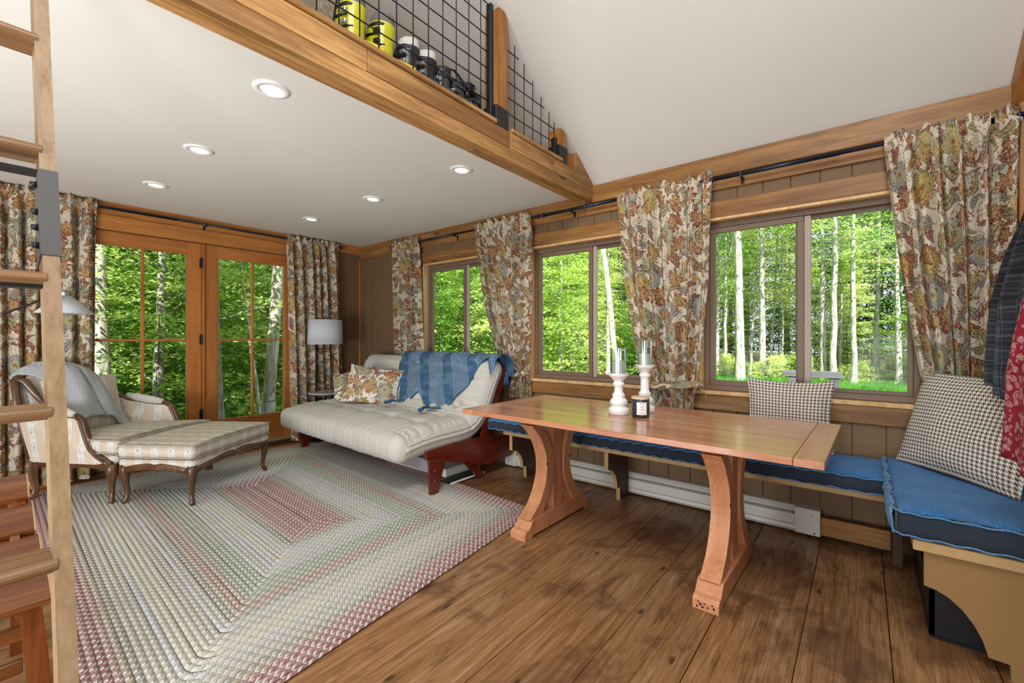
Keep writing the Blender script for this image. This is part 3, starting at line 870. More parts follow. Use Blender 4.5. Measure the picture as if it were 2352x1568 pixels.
# french doors: two leaves with a shared post
def door(name, x0, x1, g0, g1, hinge):
    d = thing(name, ((x0 + x1) / 2, L, 0), kind='structure')
    y0, y1 = L + .004, L + .048
    gz0, gz1 = .352, 2.016
    obj('stile', MB().box(x0, g0, y0, y1, .05, 2.130, .003), M_door, d)
    obj('stile', MB().box(g1, x1, y0, y1, .05, 2.130, .003), M_door, d)
    obj('top_rail', MB().box(g0, g1, y0, y1, gz1, 2.130, .003), M_door_x, d)
    obj('bottom_rail', MB().box(g0, g1, y0, y1, .05, gz0, .003), M_door_x, d)
    m = (g0 + g1) / 2
    bead = MB()
    for a, b, c, e in ((g0, g1, gz0, gz0 + .010), (g0, g1, gz1 - .010, gz1)): bead.box(a, b, y0 + .006, y0 + .03, c, e)
    for a in (g0, g1 - .010): bead.box(a, a + .010, y0 + .006, y0 + .03, gz0 + .01, gz1 - .01)
    obj('glass_bead', bead, M_cedar_z, d)
    obj('muntin', MB().box(m - .012, m + .012, y0 + .006, y1 - .006, gz0 + .01, gz1 - .01, .004), M_door, d)
    obj('muntin', MB().box(g0 + .01, g1 - .01, y0 + .008, y1 - .008, 1.166, 1.188, .004), M_door_x, d)
    for a, b in ((g0 + .01, m - .012), (m + .012, g1 - .01)):
        for c, e in ((gz0 + .01, 1.166), (1.188, gz1 - .01)):
            obj('pane', MB().box(a, b, L + .024, L + .028, c, e), M_glass, d, recalc=False)
    for z in (1.94, 1.18, .44):
        mb = MB().box(hinge - .016, hinge + .010, L - .004, L + .006, z - .048, z + .048, .002)
        mb.lathe([(.008, -.052), (.008, .052)], (hinge + .006, L - .006, z), 10)
        obj('hinge', mb, M_black, d)
    return d
door('door_1', 0.575, 1.484, 0.689, 1.372, 1.484)
door('door_2', 1.514, 2.405, 1.624, 2.290, 2.41)
f = thing('trim_3', (1.5, L, 0), kind='structure')
obj('center_post', MB().box(1.486, 1.512, L - .012, L + .05, 0.05, 2.132, .003), M_door, f)
obj('jamb', MB().box(DX0, .573, L, L + .06, 0, 2.132, .002), M_door, f)
obj('jamb', MB().box(2.407, DX1, L, L + .06, 0, 2.132, .002), M_door, f)
obj('threshold', MB().box(DX0, DX1, L - .03, L + .08, 0, .05, .006), plain('threshold_dark', '#4a3320', .5, .3), f)
obj('door_sweep', MB().box(.58, 2.40, L + .0, L + .01, .05, .075), plain('sweep', '#8d8474', .8, .1), f)

# loft edge beam -------------------------------------------------
bm_ = thing('loft_beam', (1.5, 1.723, 2.31), kind='structure')
YB = 1.723
obj('lower_board', MB().box(-3.25, D - .002, YB, YB + .03, 2.305, 2.382, .0025), M_beam, bm_)
xs = [-3.25, -1.2, .25, 1.127, 2.142, 2.647, D - .002]
for a, b in zip(xs[:-1], xs[1:]):
    top = 2.486
    if b > 3.2:
        obj('face_board', MB().prism([(a + .0015, 2.384), (b, 2.384), (b, 2.425), (b - .075, 2.486), (a + .0015, 2.486)], 'y', YB - .001, YB + .03), M_beam, bm_)
    else: obj('face_board', MB().box(a + .0015, b - .0015, YB - .001 * rnd.random(), YB + .03, 2.384, top, .0025), M_beam, bm_)
obj('cap_board', MB().box(-3.25, 2.005, YB - .012, YB + .12, 2.488, 2.512, .004), M_beam, bm_)
obj('cap_board', MB().box(2.150, 2.745, YB - .012, YB + .12, 2.488, 2.512, .004), M_beam, bm_)
obj('soffit_board', MB().box(-3.25, 1.93, YB + .032, 1.905, 2.345, 2.378, .003), M_beam, bm_)
obj('soffit_board', MB().box(1.934, D - .021, YB + .032, 1.905, 2.345, 2.378, .003), M_beam, bm_)
obj('core', MB().box(-3.25, D - .05, YB + .03, 1.90, 2.379, 2.486), M_beam, bm_)
obj('gusset', MB().prism([(2.955, 2.488), (3.17, 2.488), (2.985, 2.610), (2.955, 2.625)], 'y', YB, YB + .03), M_beam, bm_)
obj('gusset_block', MB().prism([(2.86, 2.488), (2.95, 2.488), (2.95, 2.62), (2.86, 2.60)], 'y', YB + .03, YB + .10), M_post, bm_)

# ------------------------------------------------------------------ loft railing
def post(x0, x1, z1, label, cut=False):
    p = thing('railing_post', ((x0 + x1) / 2, YB + .05, 2.486), label, 'post')
    if cut: mb = MB().prism([(x0, 2.5), (x1, 2.5), (x1, slope(x1) - .02), (x1 - .035, slope(x1) + .0), (x0, slope(x1) + .0)], 'y', YB + .005, YB + .095)
    else: mb = MB().prism([(x0, 2.5), (x1, 2.5), (x1, z1 - .03), (x1 - .025, z1), (x0 + .025, z1), (x0, z1 - .03)], 'y', YB + .005, YB + .095)
    obj('timber', mb, M_post, p)
    mb = MB().box(x0 - .006, x1 + .006, YB - .001, YB + .101, 2.486, 2.608, .002)
    obj('sleeve', mb, M_black, p)
    mb = MB()
    for zz in (2.52, 2.57): mb.lathe([(.006, 0), (.006, .005)], (x0 + .02, YB - .004, zz), 8)
    obj('angle_bar', MB().box(x0 - .034, x0 - .006, YB + .02, YB + .055, 2.50, z1 - .0, .002), M_black, p)
    return p
post(2.010, 2.118, 3.21, 'tall rough timber post of the loft railing in a black sleeve')
post(2.718, 2.815, 2.655, 'short timber post stub where the loft railing meets the sloping ceiling', True)
def rail(name, label, xs, zs, xa, xb, ztop, endcaps):
    p = thing(name, ((xa + xb) / 2, 1.765, 2.50), label, 'railing')
    for x in xs:
        zt = ztop(x)
        if zt > 2.55: obj('wire', MB().rod((x, 1.762, 2.512), (x, 1.762, zt), .0032, 6), M_black, p, smooth=True)
    for z in zs:
        e = endcaps(z)
        if e > xa + .03: obj('wire', MB().rod((xa, 1.768, z), (e, 1.768, z), .0032, 6), M_black, p, smooth=True)
    return p
rail('wire_railing', 'black square wire grid panel left of the tall loft post', [0.913 - .0995 * k for k in range(12, 0, -1)] + [0.913 + .0998 * k for k in range(11)],
     [2.629 + .0975 * k for k in range(10)], -.35, 1.98, lambda x: 3.52, lambda z: 1.98)
rail('wire_railing', 'stepped black wire grid panel between tall post and sloping ceiling', [2.137 + .0 , 2.234, 2.335, 2.434, 2.533, 2.632, 2.70],
     [2.629 + .1 * k for k in range(6)], 2.12, 3.0, lambda x: slope(x) - .035, lambda z: D - (z + .06 - 2.433) / .68)

# ------------------------------------------------------------------ recessed lights
pos = [(.915, 2.19, 'nearest the loft beam on the ladder side', 0), (.925, 3.25, 'middle one of the row on the ladder side', 0), (.93, 4.26, 'last one of the ladder side row, by the door wall', 0),
       (2.165, 4.28, 'last one of the window side row, by the corner', 0), (2.175, 3.25, 'middle one of the window side row', 0), (2.185, 2.20, 'nearest the loft beam on the window side', 0)]
for x, y, txt, _ in pos:
    t = thing('recessed_light', (x, y, 2.378), 'round white flush ceiling light, ' + txt, 'light', 'flush ceiling lights below the loft')
    obj('trim_ring', MB().lathe([(.048, -.001), (.050, -.008), (.066, -.010), (.078, -.006), (.080, .0)], (x, y, 2.378), 32, cap=False), M_white, t, smooth=True)
    obj('lens', MB().lathe([(.0005, -.005), (.030, -.005), (.049, -.002)], (x, y, 2.378), 32, cap=True), M_led, t, smooth=True)

# ------------------------------------------------------------------ curtain rods
def crod(a, b, label, brackets):
    t = thing('curtain_rod', ((a[0] + b[0]) / 2, (a[1] + b[1]) / 2, a[2]), label, 'curtain rod')
    m = tuple((a[i] + b[i]) / 2 for i in range(3))
    obj('tube', MB().rod(a, m, .0125, 12), M_rodm, t, smooth=True)
    obj('inner_tube', MB().rod(m, b, .0105, 12), M_rodm, t, smooth=True)
    for q in brackets:
        mb = MB()
        if a[0] == b[0]:
            mb.box(a[0] - .01, D - .02, q - .006, q + .006, a[2] - .02, a[2] - .012); mb.box(D - .024, D - .02, q - .01, q + .01, a[2] - .05, a[2] - .01)
            mb.box(a[0] - .014, a[0] - .010, q - .006, q + .006, a[2] - .02, a[2] + .012)
        else:
            mb.box(q - .006, q + .006, a[1] - .01, L - .018, a[2] - .02, a[2] - .012); mb.box(q - .01, q + .01, L - .023, L - .018, a[2] - .055, a[2] - .01)
            mb.box(q - .006, q + .006, a[1] - .014, a[1] - .010, a[2] - .02, a[2] + .012)
        obj('bracket', mb, M_black, t)
    for e in (a, b): obj('finial', MB().lathe([(.003, -.02), (.016, -.012), (.02, 0), (.016, .012), (.003, .02)], e, 12), M_rodm, t, smooth=True)
RW = D - .078
crod((RW, 4.36, 2.268), (RW, 2.24, 2.268), 'dark metal curtain rod over the far window', (3.3, 4.3))
crod((RW + .0, 2.18, 2.268), (RW, .86, 2.268), 'dark metal curtain rod over the middle window, ending behind the tied middle curtain', (1.9,))
crod((RW, .80, 2.268), (RW, YF + .03, 2.268), 'dark metal curtain rod over the near window', (.62, -.5))
YR = L - .075
crod((-.4, YR, 2.312), (2.93, YR, 2.312), 'long dark curtain rod above the french doors', (-.3, 1.5, 2.9))

# ------------------------------------------------------------------ baseboard heater and bench rail
t = thing('baseboard_heater', (3.2, 1.35, 0), 'long white electric baseboard heater under the bench', 'heater')
ya, yb = .195, 2.62
obj('housing', MB().prism([(3.245, .02), (3.20, .012), (3.186, .03), (3.192, .05), (3.236, .06), (3.236, .128), (3.192, .135), (3.186, .150), (3.205, .168), (3.245, .170)], 'y', ya, yb), M_heater, t)
obj('face_panel', MB().box(3.178, 3.186, ya + .13, yb - .13, .058, .122, .003), M_heater, t)
obj('fins', MB().box(3.190, 3.232, ya + .14, yb - .14, .052, .134), M_heater_fin, t)
obj('end_cap', MB().box(3.176, 3.246, ya, ya + .13, .014, .168, .003), M_heater, t)
obj('end_cap', MB().box(3.176, 3.246, yb - .13, yb, .014, .168, .003), M_heater, t)
mb = MB()
mb.lathe([(.0035, -.006), (.0035, .006)], (3.176, ya + .03, .03), 8); mb.lathe([(.003, -.004), (.003, .004)], (3.175, ya + .04, .13), 8)
obj('screw', mb, M_chrome, t)
t = thing('baseboard_right', (3.2, 0, .1), kind='structure')
obj('board', MB().box(3.13, 3.155, -.12, .19, .045, .150, .003), M_cedar, t)

# ------------------------------------------------------------------ soft shapes
from mathutils import noise as mn
def soft_box(x0, x1, y0, y1, z0, z1, r, seg=0.03, disp=None, mb=None):
    mb = mb or MB()
    lo = Vector((x0, y0, z0)); hi = Vector((x1, y1, z1))
    il = lo + Vector((r, r, r)); ih = hi - Vector((r, r, r))
    for a in range(3):
        b, c = [(1, 2), (2, 0), (0, 1)][a]
        nb = max(2, int((hi[b] - lo[b]) / seg)); nc = max(2, int((hi[c] - lo[c]) / seg))
        def tt(i, n, l, h):
            # finer near the rounded edges
            t = i / n
            return l + (h - l) * (t + 0.0 * t)
        for side in (0, 1):
            def fn(i, j):
                p = Vector((0, 0, 0)); p[a] = hi[a] if side else lo[a]
                p[b] = tt(i, nb, lo[b], hi[b]); p[c] = tt(j, nc, lo[c], hi[c])
                q = Vector([min(max(p[k], il[k]), ih[k]) for k in range(3)])
                n = p - q
                if n.length < 1e-9: n = Vector((0, 0, 0)); n[a] = 1 if side else -1
                n.normalize()
                o = q + n * r
                if disp: o = o + disp(o, n)
                return tuple(o)
            def uf(i, j):
                u = tt(i, nb, lo[b], hi[b]); v = tt(j, nc, lo[c], hi[c])
                return (u, v) if a != 1 else (v, u)
            mb.grid(nb, nc, fn, uf)
    return mb

def pillow(wd, ht, th, seed=0, pinch=0.05, n=26, bump=0.01):
    """upright pillow centred on the origin: width on x, height on z, thickness on y"""
    mb = MB()
    for side in (1, -1):
        def fn(i, j):
            u = 2 * i / n - 1; v = 2 * j / n - 1
            e = max(0.0, (1 - abs(u) ** 2.4)) ** .55 * max(0.0, (1 - abs(v) ** 2.4)) ** .55
            k = 1 - pinch * (1 - u * u) * 0 
            x = u * wd / 2 * (1 - pinch * (1 - abs(v) ** 2)); z = v * ht / 2 * (1 - pinch * (1 - abs(u) ** 2))
            y = side * th / 2 * e
            if e > 0: y += side * bump * e * mn.noise(Vector((u * 2.2 + seed, v * 2.2, side)))
            return (x, y, z)
        mb.grid(n, n, fn, lambda i, j: (i / n * wd + seed * .37, j / n * ht + side * .3))
    return mb

def piping_loop(pts, r, n=6): return MB().tube(pts, r, n, closed=True)

def interp(z, table):
    t = sorted(table)
    if z <= t[0][0]: return t[0][1:]
    for a, b in zip(t[:-1], t[1:]):
        if z <= b[0]:
            f = (z - a[0]) / (b[0] - a[0])
            return tuple(a[k] + (b[k] - a[k]) * f for k in range(1, len(a)))
    return t[-1][1:]

# ------------------------------------------------------------------ curtains
def curtain(label, axis, plane, table, zrod, zbot, nf, cw, amp, seed, tie=None, tieside=1, group='floral curtains', head=.048):
    rr = random.Random(seed)
    a0, b0 = interp(zrod, table)
    root = thing('floral_curtain', ((plane, (a0 + b0) / 2, zrod) if axis == 'x' else ((a0 + b0) / 2, plane, zrod)), label, 'curtain', group)
    n = 200; m = 64
    warp = [rr.uniform(-.5, .5) for _ in range(6)]
    def phase(s): return 2 * math.pi * (nf * s + .30 * sum(warp[k] * math.sin((k + 1) * 2.1 * s + k) for k in range(6)))
    ztop = zrod + head
    zs = []
    for j in range(m + 1):
        t = j / m
        zs.append(ztop + (zbot - ztop) * (t ** 1.25))
    def fn(i, j):
        s = i / n; z = zs[j]
        a, b = interp(z, table)
        ph = phase(s)
        dz = zrod - z
        top = math.exp(-max(dz, 0) / .10)
        A = 1.25 * amp * (1 - .70 * top)
        o = A * (math.sin(ph) + .28 * math.sin(2 * ph + 1 + seed)) 
        o += .0065 * (0.35 + .65 * top) * math.sin(3.1 * ph + 2 * z)
        o += .010 * mn.noise(Vector((s * 7, z * 1.8, seed))) * (1 - top)
        if dz < -.008:       # ruffle standing above the rod
            k = (-dz - .008) / (head - .008)
            o += .022 * k * math.sin(1.7 * ph + seed) + .026 * k * mn.noise(Vector((s * 22, seed, 0)))
            z = z + .045 * k * mn.noise(Vector((s * 16, seed + 5, 0)))
        if abs(dz) < .016: o *= .35
        if tie:
            q = math.exp(-((z - tie) / .055) ** 2); o *= 1 - .55 * q
        pos = a + (b - a) * s + .008 * math.cos(ph) * (1 - top)
        o -= .004
        if abs(dz) < .025: o = min(o, -0.014) if True else o
        if axis == 'x': return (plane + min(o, .045), pos, z)
        return (pos, plane + min(o, .045), z)
    mb = MB().grid(n, m, fn, lambda i, j: (i / n * cw + seed * .13, zs[j] + seed * .21))
    o = obj('panel', mb, M_floral, root, smooth=True, recalc=False)
    if tie:
        a, b = interp(tie, table)
        c = (a + b) / 2; hw = abs(b - a) / 2 + .012
        def ring(i, j):
            t = 2 * math.pi * i / 40; k = j / 3 - .5
            y = c + hw * math.cos(t); x = plane - .006 + (.042 + .004 * math.sin(5 * t)) * math.sin(t)
            z = tie + k * .045 + .014 * math.cos(t) * tieside + .004 * math.sin(7 * t)
            return (x, y, z)
        obj('tieback', MB().grid(40, 3, ring, lambda i, j: (i * .012, j * .015 + seed)), M_floral, root, smooth=True, recalc=False)
        e = (b if tieside < 0 else a)
        e = min(a, b) if tieside < 0 else max(a, b)
        # knot with two loose ends
        mb = MB()
        def kn(i, j):
            t = 2 * math.pi * i / 14; u = math.pi * j / 8
            r_ = .022 * (1 + .25 * math.sin(3 * t + 2 * u))
            return (plane - .035 + r_ * math.sin(u) * math.cos(t), e + tieside * .014 + r_ * math.sin(u) * math.sin(t), tie + .024 * math.cos(u))
        mb.grid(14, 8, kn, lambda i, j: (i * .006, j * .008))
        for q in (0, 1):
            def en(i, j):
                t = j / 6; wv = (i / 4 - .5) * (.02 + .035 * t)
                return (plane - .045 - .012 * t + .008 * math.sin(i * 1.7 + t * 4), e + tieside * (.02 + .045 * t * (1 - .6 * q)) + wv * .5, tie + (.012 if q else -.0) + (-.055 if q == 0 else .02) * t + wv)
            mb.grid(4, 6, en, lambda i, j: (i * .012, j * .012 + q))
        obj('knot', mb, M_floral, root, smooth=True, recalc=False)
    return root
PX = RW
curtain('narrow untied floral curtain in the corner behind the futon back', 'x', PX, [(.30, 4.27, 3.77), (1.0, 4.28, 3.79), (2.31, 4.34, 3.86)], 2.268, .30, 5.2, .8, .030, 1)
curtain('tied floral curtain between the far window and the middle window, behind the blue throw', 'x', PX, [(.66, 2.54, 2.335), (.82, 2.52, 2.345), (.87, 2.50, 2.355), (1.0, 2.66, 2.345), (1.5, 2.84, 2.32), (2.31, 3.0, 2.31)], 2.268, .66, 5.5, 1.15, .034, 2, .87, -1)
curtain('tied floral curtain behind the two white candle holders', 'x', PX, [(.60, 1.225, .915), (.80, 1.235, .90), (.865, 1.25, .885), (1.12, 1.335, .85), (1.6, 1.42, .81), (2.31, 1.487, .793)], 2.268, .60, 5.0, 1.2, .036, 3, .865, -1)
curtain('wide tied floral curtain in the near corner, beside the hanging clothes', 'x', PX, [(.60, -.30, -.47), (.80, -.285, -.50), (.87, -.285, -.52), (1.0, -.245, -.55), (1.5, -.175, -.585), (2.31, -.088, -.60)], 2.268, .60, 5.0, 1.1, .034, 4, .87, 1)
curtain('broad floral curtain behind the armchair, reaching the floor', 'y', YR, [(.03, -.28, .70), (2.35, -.30, .712)], 2.312, .03, 10.5, 1.9, .030, 5)
curtain('floor-length floral curtain behind the white-shaded floor lamp', 'y', YR, [(.03, 2.33, 2.99), (1.0, 2.31, 2.95), (2.35, 2.275, 2.894)], 2.312, .03, 6.6, 1.25, .028, 6)

# ------------------------------------------------------------------ rug
rug = thing('braided_rug', (1.45, 3.25, 0), 'large oval-cornered braided rug in grey, cream, green and rose bands', 'rug')
A_, B_ = 1.20, 1.72
corners = [Vector((.215, 1.515, 0)), Vector((2.485, 1.765, 0)), Vector((2.70, 4.955, 0)), Vector((.315, 4.985, 0))]
def rugmap(x, y):
    u = (x + A_) / (2 * A_); v = (y + B_) / (2 * B_)
    p = corners[0] * ((1 - u) * (1 - v)) + corners[1] * (u * (1 - v)) + corners[2] * (u * v) + corners[3] * ((1 - u) * v)
    return p
NR = 46; wr = A_ / NR
def ringpts(d):
    a = max(A_ - d, .002); b = B_ - d
    r = min(a * .98, .12 * max(0, 1 - d / .5) + .028)
    pts = []
    for cx, cyy, t0 in ((a - r, b - r, 0), (-a + r, b - r, 90), (-a + r, -b + r, 180), (a - r, -b + r, 270)):
        for k in range(7):
            t = R(t0 + 15 * k); pts.append((cx + r * math.cos(t), cyy + r * math.sin(t)))
    out = []
    for k, p in enumerate(pts):
        q = pts[(k + 1) % len(pts)]; out.append(p)
        dd = math.hypot(q[0] - p[0], q[1] - p[1])
        if k % 7 == 6:
            for s_ in (1, 2, 3, 4, 5): out.append((p[0] + (q[0] - p[0]) * s_ / 6, p[1] + (q[1] - p[1]) * s_ / 6))
    return out
for k in range(NR):
    mb = MB(); loops = []
    prof = [(0.0, .0080), (.22, .0118), (.5, .0132), (.78, .0118), (1.0, .0080)]
    P = [ringpts(k * wr + f * wr) for f, _ in prof]
    n = len(P[0]); acc = [0]
    for i in range(n):
        p, q = P[2][i], P[2][(i + 1) % n]; acc.append(acc[-1] + math.hypot(p[0] - q[0], p[1] - q[1]))
    for a in range(4):
        def fn(i, j):
            x, y = P[a + j][i % n]; v = rugmap(x, y); wob = .004 * mn.noise(Vector((x * 2, y * 2, k * .7)))
            return (v.x + wob, v.y + wob, prof[a + j][1] + (.0 if k else -.001))
        mb.grid(n, 1, fn, lambda i, j: (acc[i] + k * .011, k + prof[a + j][0]))
    obj('braid_row', mb, M_rug, rug, smooth=True, recalc=False)

# ------------------------------------------------------------------ trestle table
tb = thing('trestle_table', (2.415, 1.03, 0), 'long reddish-brown trestle dining table with breadboard ends', 'table')
def L_(name, mb, mat, smooth=False, parent=tb, **k): return obj(name, mb, mat, parent, smooth, local=True, **k)
for a, b in ((-.465, -.137), (-.135, .171), (.173, .435)):
    L_('top_board', MB().box(a + .0012, b - .0012, -.836, .836, .722, .750, .0022), M_table)
for s_ in (-1, 1):
    L_('breadboard_end', MB().box(-.465, .435, min(s_ * .838, s_ * .935), max(s_ * .838, s_ * .935), .721, .7505, .0022), M_table_x)
for s_, nm in ((-.5, 'a'), (.56, 'b')):
    y0, y1 = s_ - .055, s_ + .055
    foot = [(-.37, 0), (-.37, .038), (-.355, .052), (-.335, .058), (-.315, .075), (-.30, .095), (-.285, .104), (.285, .104), (.30, .095), (.315, .075), (.335, .058), (.355, .052), (.37, .038), (.37, 0), (.31, 0), (.285, .016), (-.285, .016), (-.31, 0)]
    L_('foot', MB().prism(foot, 'y', y0, y1), M_trestle)
    brace = [(-.33, .721), (-.33, .700), (-.30, .690), (-.285, .676), (-.26, .672), (-.235, .664), (-.215, .650), (.215, .650), (.235, .664), (.26, .672), (.285, .676), (.30, .690), (.33, .700), (.33, .721)]
    L_('cross_brace', MB().prism(brace, 'y', s_ - .045, s_ + .045), M_trestle)
    if s_ < 0:
        mb = MB()
        for yy, zz, q in ((-.035, .022, .004), (-.028, .034, .003), (-.010, .018, .0035), (.004, .030, .003), (.012, .014, .004), (.022, .024, .0045), (.030, .034, .003), (.036, .012, .0035)): mb.box(-.3712, -.3700, s_ + yy - q, s_ + yy + q, zz - q, zz + q, .0005)
        o_ = L_('pin_knots', mb, M_dark); o_['kind'] = 'stuff'
    for sg in (-1, 1):
        out_, in_ = [], []
        for k in range(17):
            z = .104 + (.668 - .104) * k / 16; q = 2 * k / 16 - 1
            x = .245 - .150 * (1 - abs(q) ** 2.1)
            w_ = .036 + .006 * abs(q) + (.02 * max(0, abs(q) - .75) * 4 if q < 0 else .012 * max(0, abs(q) - .8))
            out_.append((sg * (x + w_), z)); in_.append((sg * (x - w_), z))
        L_('curved_leg', MB().prism(out_ + in_[::-1], 'y', s_ - .044, s_ + .044), M_trestle)
        mb = MB()
        mb.box(sg * .13 - .006, sg * .13 + .006, s_ - .0455, s_ - .043, .40, .412)
        L_('plug', mb, M_dark)
    L_('center_post', MB().box(-.047, .047, s_ - .034, s_ + .034, .104, .655, .002), M_trestle)
tb.rotation_euler = (0, 0, R(-1.3))

# ------------------------------------------------------------------ candles and jar
def holder(x, y, h, label):
    t = thing('candle_holder', (x, y, .7505), label, 'candle holder', 'white candle holders on the table')
    k = h - .24
    prof = [(.0, 0), (.056, 0), (.059, .004), (.059, .030), (.054, .036), (.044, .042), (.040, .047), (.047, .055), (.051, .066), (.050, .078), (.043, .088), (.036, .094), (.034, .099), (.037, .106), (.036, .116), (.029, .124), (.0255, .130),
            (.0245, .150 + k), (.026, .162 + k), (.032, .168 + k), (.0345, .176 + k), (.031, .184 + k), (.027, .190 + k), (.030, .198 + k), (.041, .210 + k), (.052, .221 + k), (.058, .226 + k), (.059, .240 + k), (.055, .240 + k), (.054, .236 + k), (0, .236 + k)]
    obj('turned_stand', MB().lathe(prof, (0, 0, 0), 36, cap=False), M_ceramic, t, smooth=True, local=True, weld=True, angle=50)
    z = .2365 + k
    obj('glass_cylinder', MB().lathe([(.0445, z), (.0445, z + .150), (.0425, z + .150), (.0425, z)], (0, 0, 0), 36, cap=False), M_hglass, t, smooth=True, local=True, angle=40)
    c = obj('pillar_candle', MB().lathe([(0, z), (.0365, z), (.0370, z + .066), (.034, z + .071), (.012, z + .069), (0, z + .067)], (0, 0, 0), 30, cap=False), M_wax, t, smooth=True, local=True, angle=60)
    obj('wick', MB().rod((0, 0, z + .066), (.002, 0, z + .076), .0012, 5), M_dark, c, local=True)
    return t
holder(2.420, 1.126, .240, 'shorter white turned candle holder with a glass cylinder, at the table middle')
holder(2.590, 1.035, .285, 'taller white turned candle holder standing behind the charcoal jar')
t = thing('candle_jar', (2.404, .985, .7505), 'charcoal glass jar candle with a pale lid and white label, on the table', 'candle')
obj('jar', MB().lathe([(0, 0), (.044, 0), (.048, .004), (.049, .012), (.049, .100), (.047, .102), (0, .102)], (0, 0, 0), 36, cap=False), M_jar, t, smooth=True, local=True, weld=True, angle=50)
obj('lid', MB().lathe([(0, .102), (.046, .102), (.0505, .104), (.0505, .113), (.049, .115), (0, .115)], (0, 0, 0), 36, cap=False), M_lid, t, smooth=True, local=True, weld=True, angle=40)
fa = math.atan2(-.985, -2.404) + .14
lab = MB().grid(12, 1, lambda i, j: (.0495 * math.cos(fa + R(33) * (i / 6 - 1)), .0495 * math.sin(fa + R(33) * (i / 6 - 1)), .018 + .070 * j))
lb = obj('paper_label', lab, M_white, t, local=True, recalc=False, smooth=True)
mb = MB()
for k, (z, hw, th) in enumerate([(.080, 13, .0028), (.0665, 9, .0014), (.0615, 11, .0014), (.0565, 8, .0014), (.047, 12, .0022), (.040, 10, .0014), (.026, 14, .0016)]):
    mb.grid(6, 1, lambda i, j: (.0498 * math.cos(fa + R(hw) * (i / 3 - 1)), .0498 * math.sin(fa + R(hw) * (i / 3 - 1)), z + th * j))
obj('printed_lines', mb, plain('label_ink', '#4a4645', .7), lb, local=True, recalc=False)

# ------------------------------------------------------------------ bench along the window wall and behind the camera
b1 = thing('wooden_bench', (3.0, 1.1, 0), 'long brown wall bench under the windows with cut-out board legs', 'bench')
obj('seat_board', MB().box(2.80, 3.225, YF + .01, 2.33, .398, .430, .003), M_mdf_edge, b1)
leg = [(2.83, .398), (2.83, .270), (2.860, .266), (2.905, .246), (2.945, .208), (2.970, .160), (2.978, .105), (3.020, .098), (3.028, 0), (3.17, 0), (3.17, .398)]
for y in (2.255, 1.395):
    l = obj('leg', MB().prism(leg, 'y', y, y + .030), M_benchleg, b1)
    edge = leg[:9]
    mb = MB()
    for p, q in zip(edge[:-1], edge[1:]):
        mb.add([(p[0] - .0012, y, p[1] - .0005), (q[0] - .0012, y, q[1] - .0005), (q[0] - .0012, y + .030, q[1] - .0005), (p[0] - .0012, y + .030, p[1] - .0005)], [(0, 1, 2, 3)])
    obj('cut_edge', mb, M_mdf_edge, l, solid=.0008)
obj('leg', MB().box(3.05, 3.12, -.165, -.122, 0, .398, .002), M_benchleg, b1)
b2 = thing('wooden_bench', (2.6, -.4, 0), 'near tan bench with a large arched end panel, at the corner', 'bench')
obj('seat_board', MB().box(2.262, 2.795, YF + .005, -.150, .392, .430, .003), M_mdf_edge, b2)
pan = [(-.183, .392), (-.183, .258), (-.215, .252), (-.25, .234), (-.285, .203), (-.315, .160), (-.338, .110), (-.352, .058), (-.404, .056), (-.406, 0), (-.600, 0), (-.600, .392)]
obj('end_panel', MB().prism(pan, 'x', 2.285, 2.315), M_mdf, b2)
obj('rear_rail', MB().box(2.32, 2.79, -.60, -.58, .25, .392, .002), M_mdf, b2)

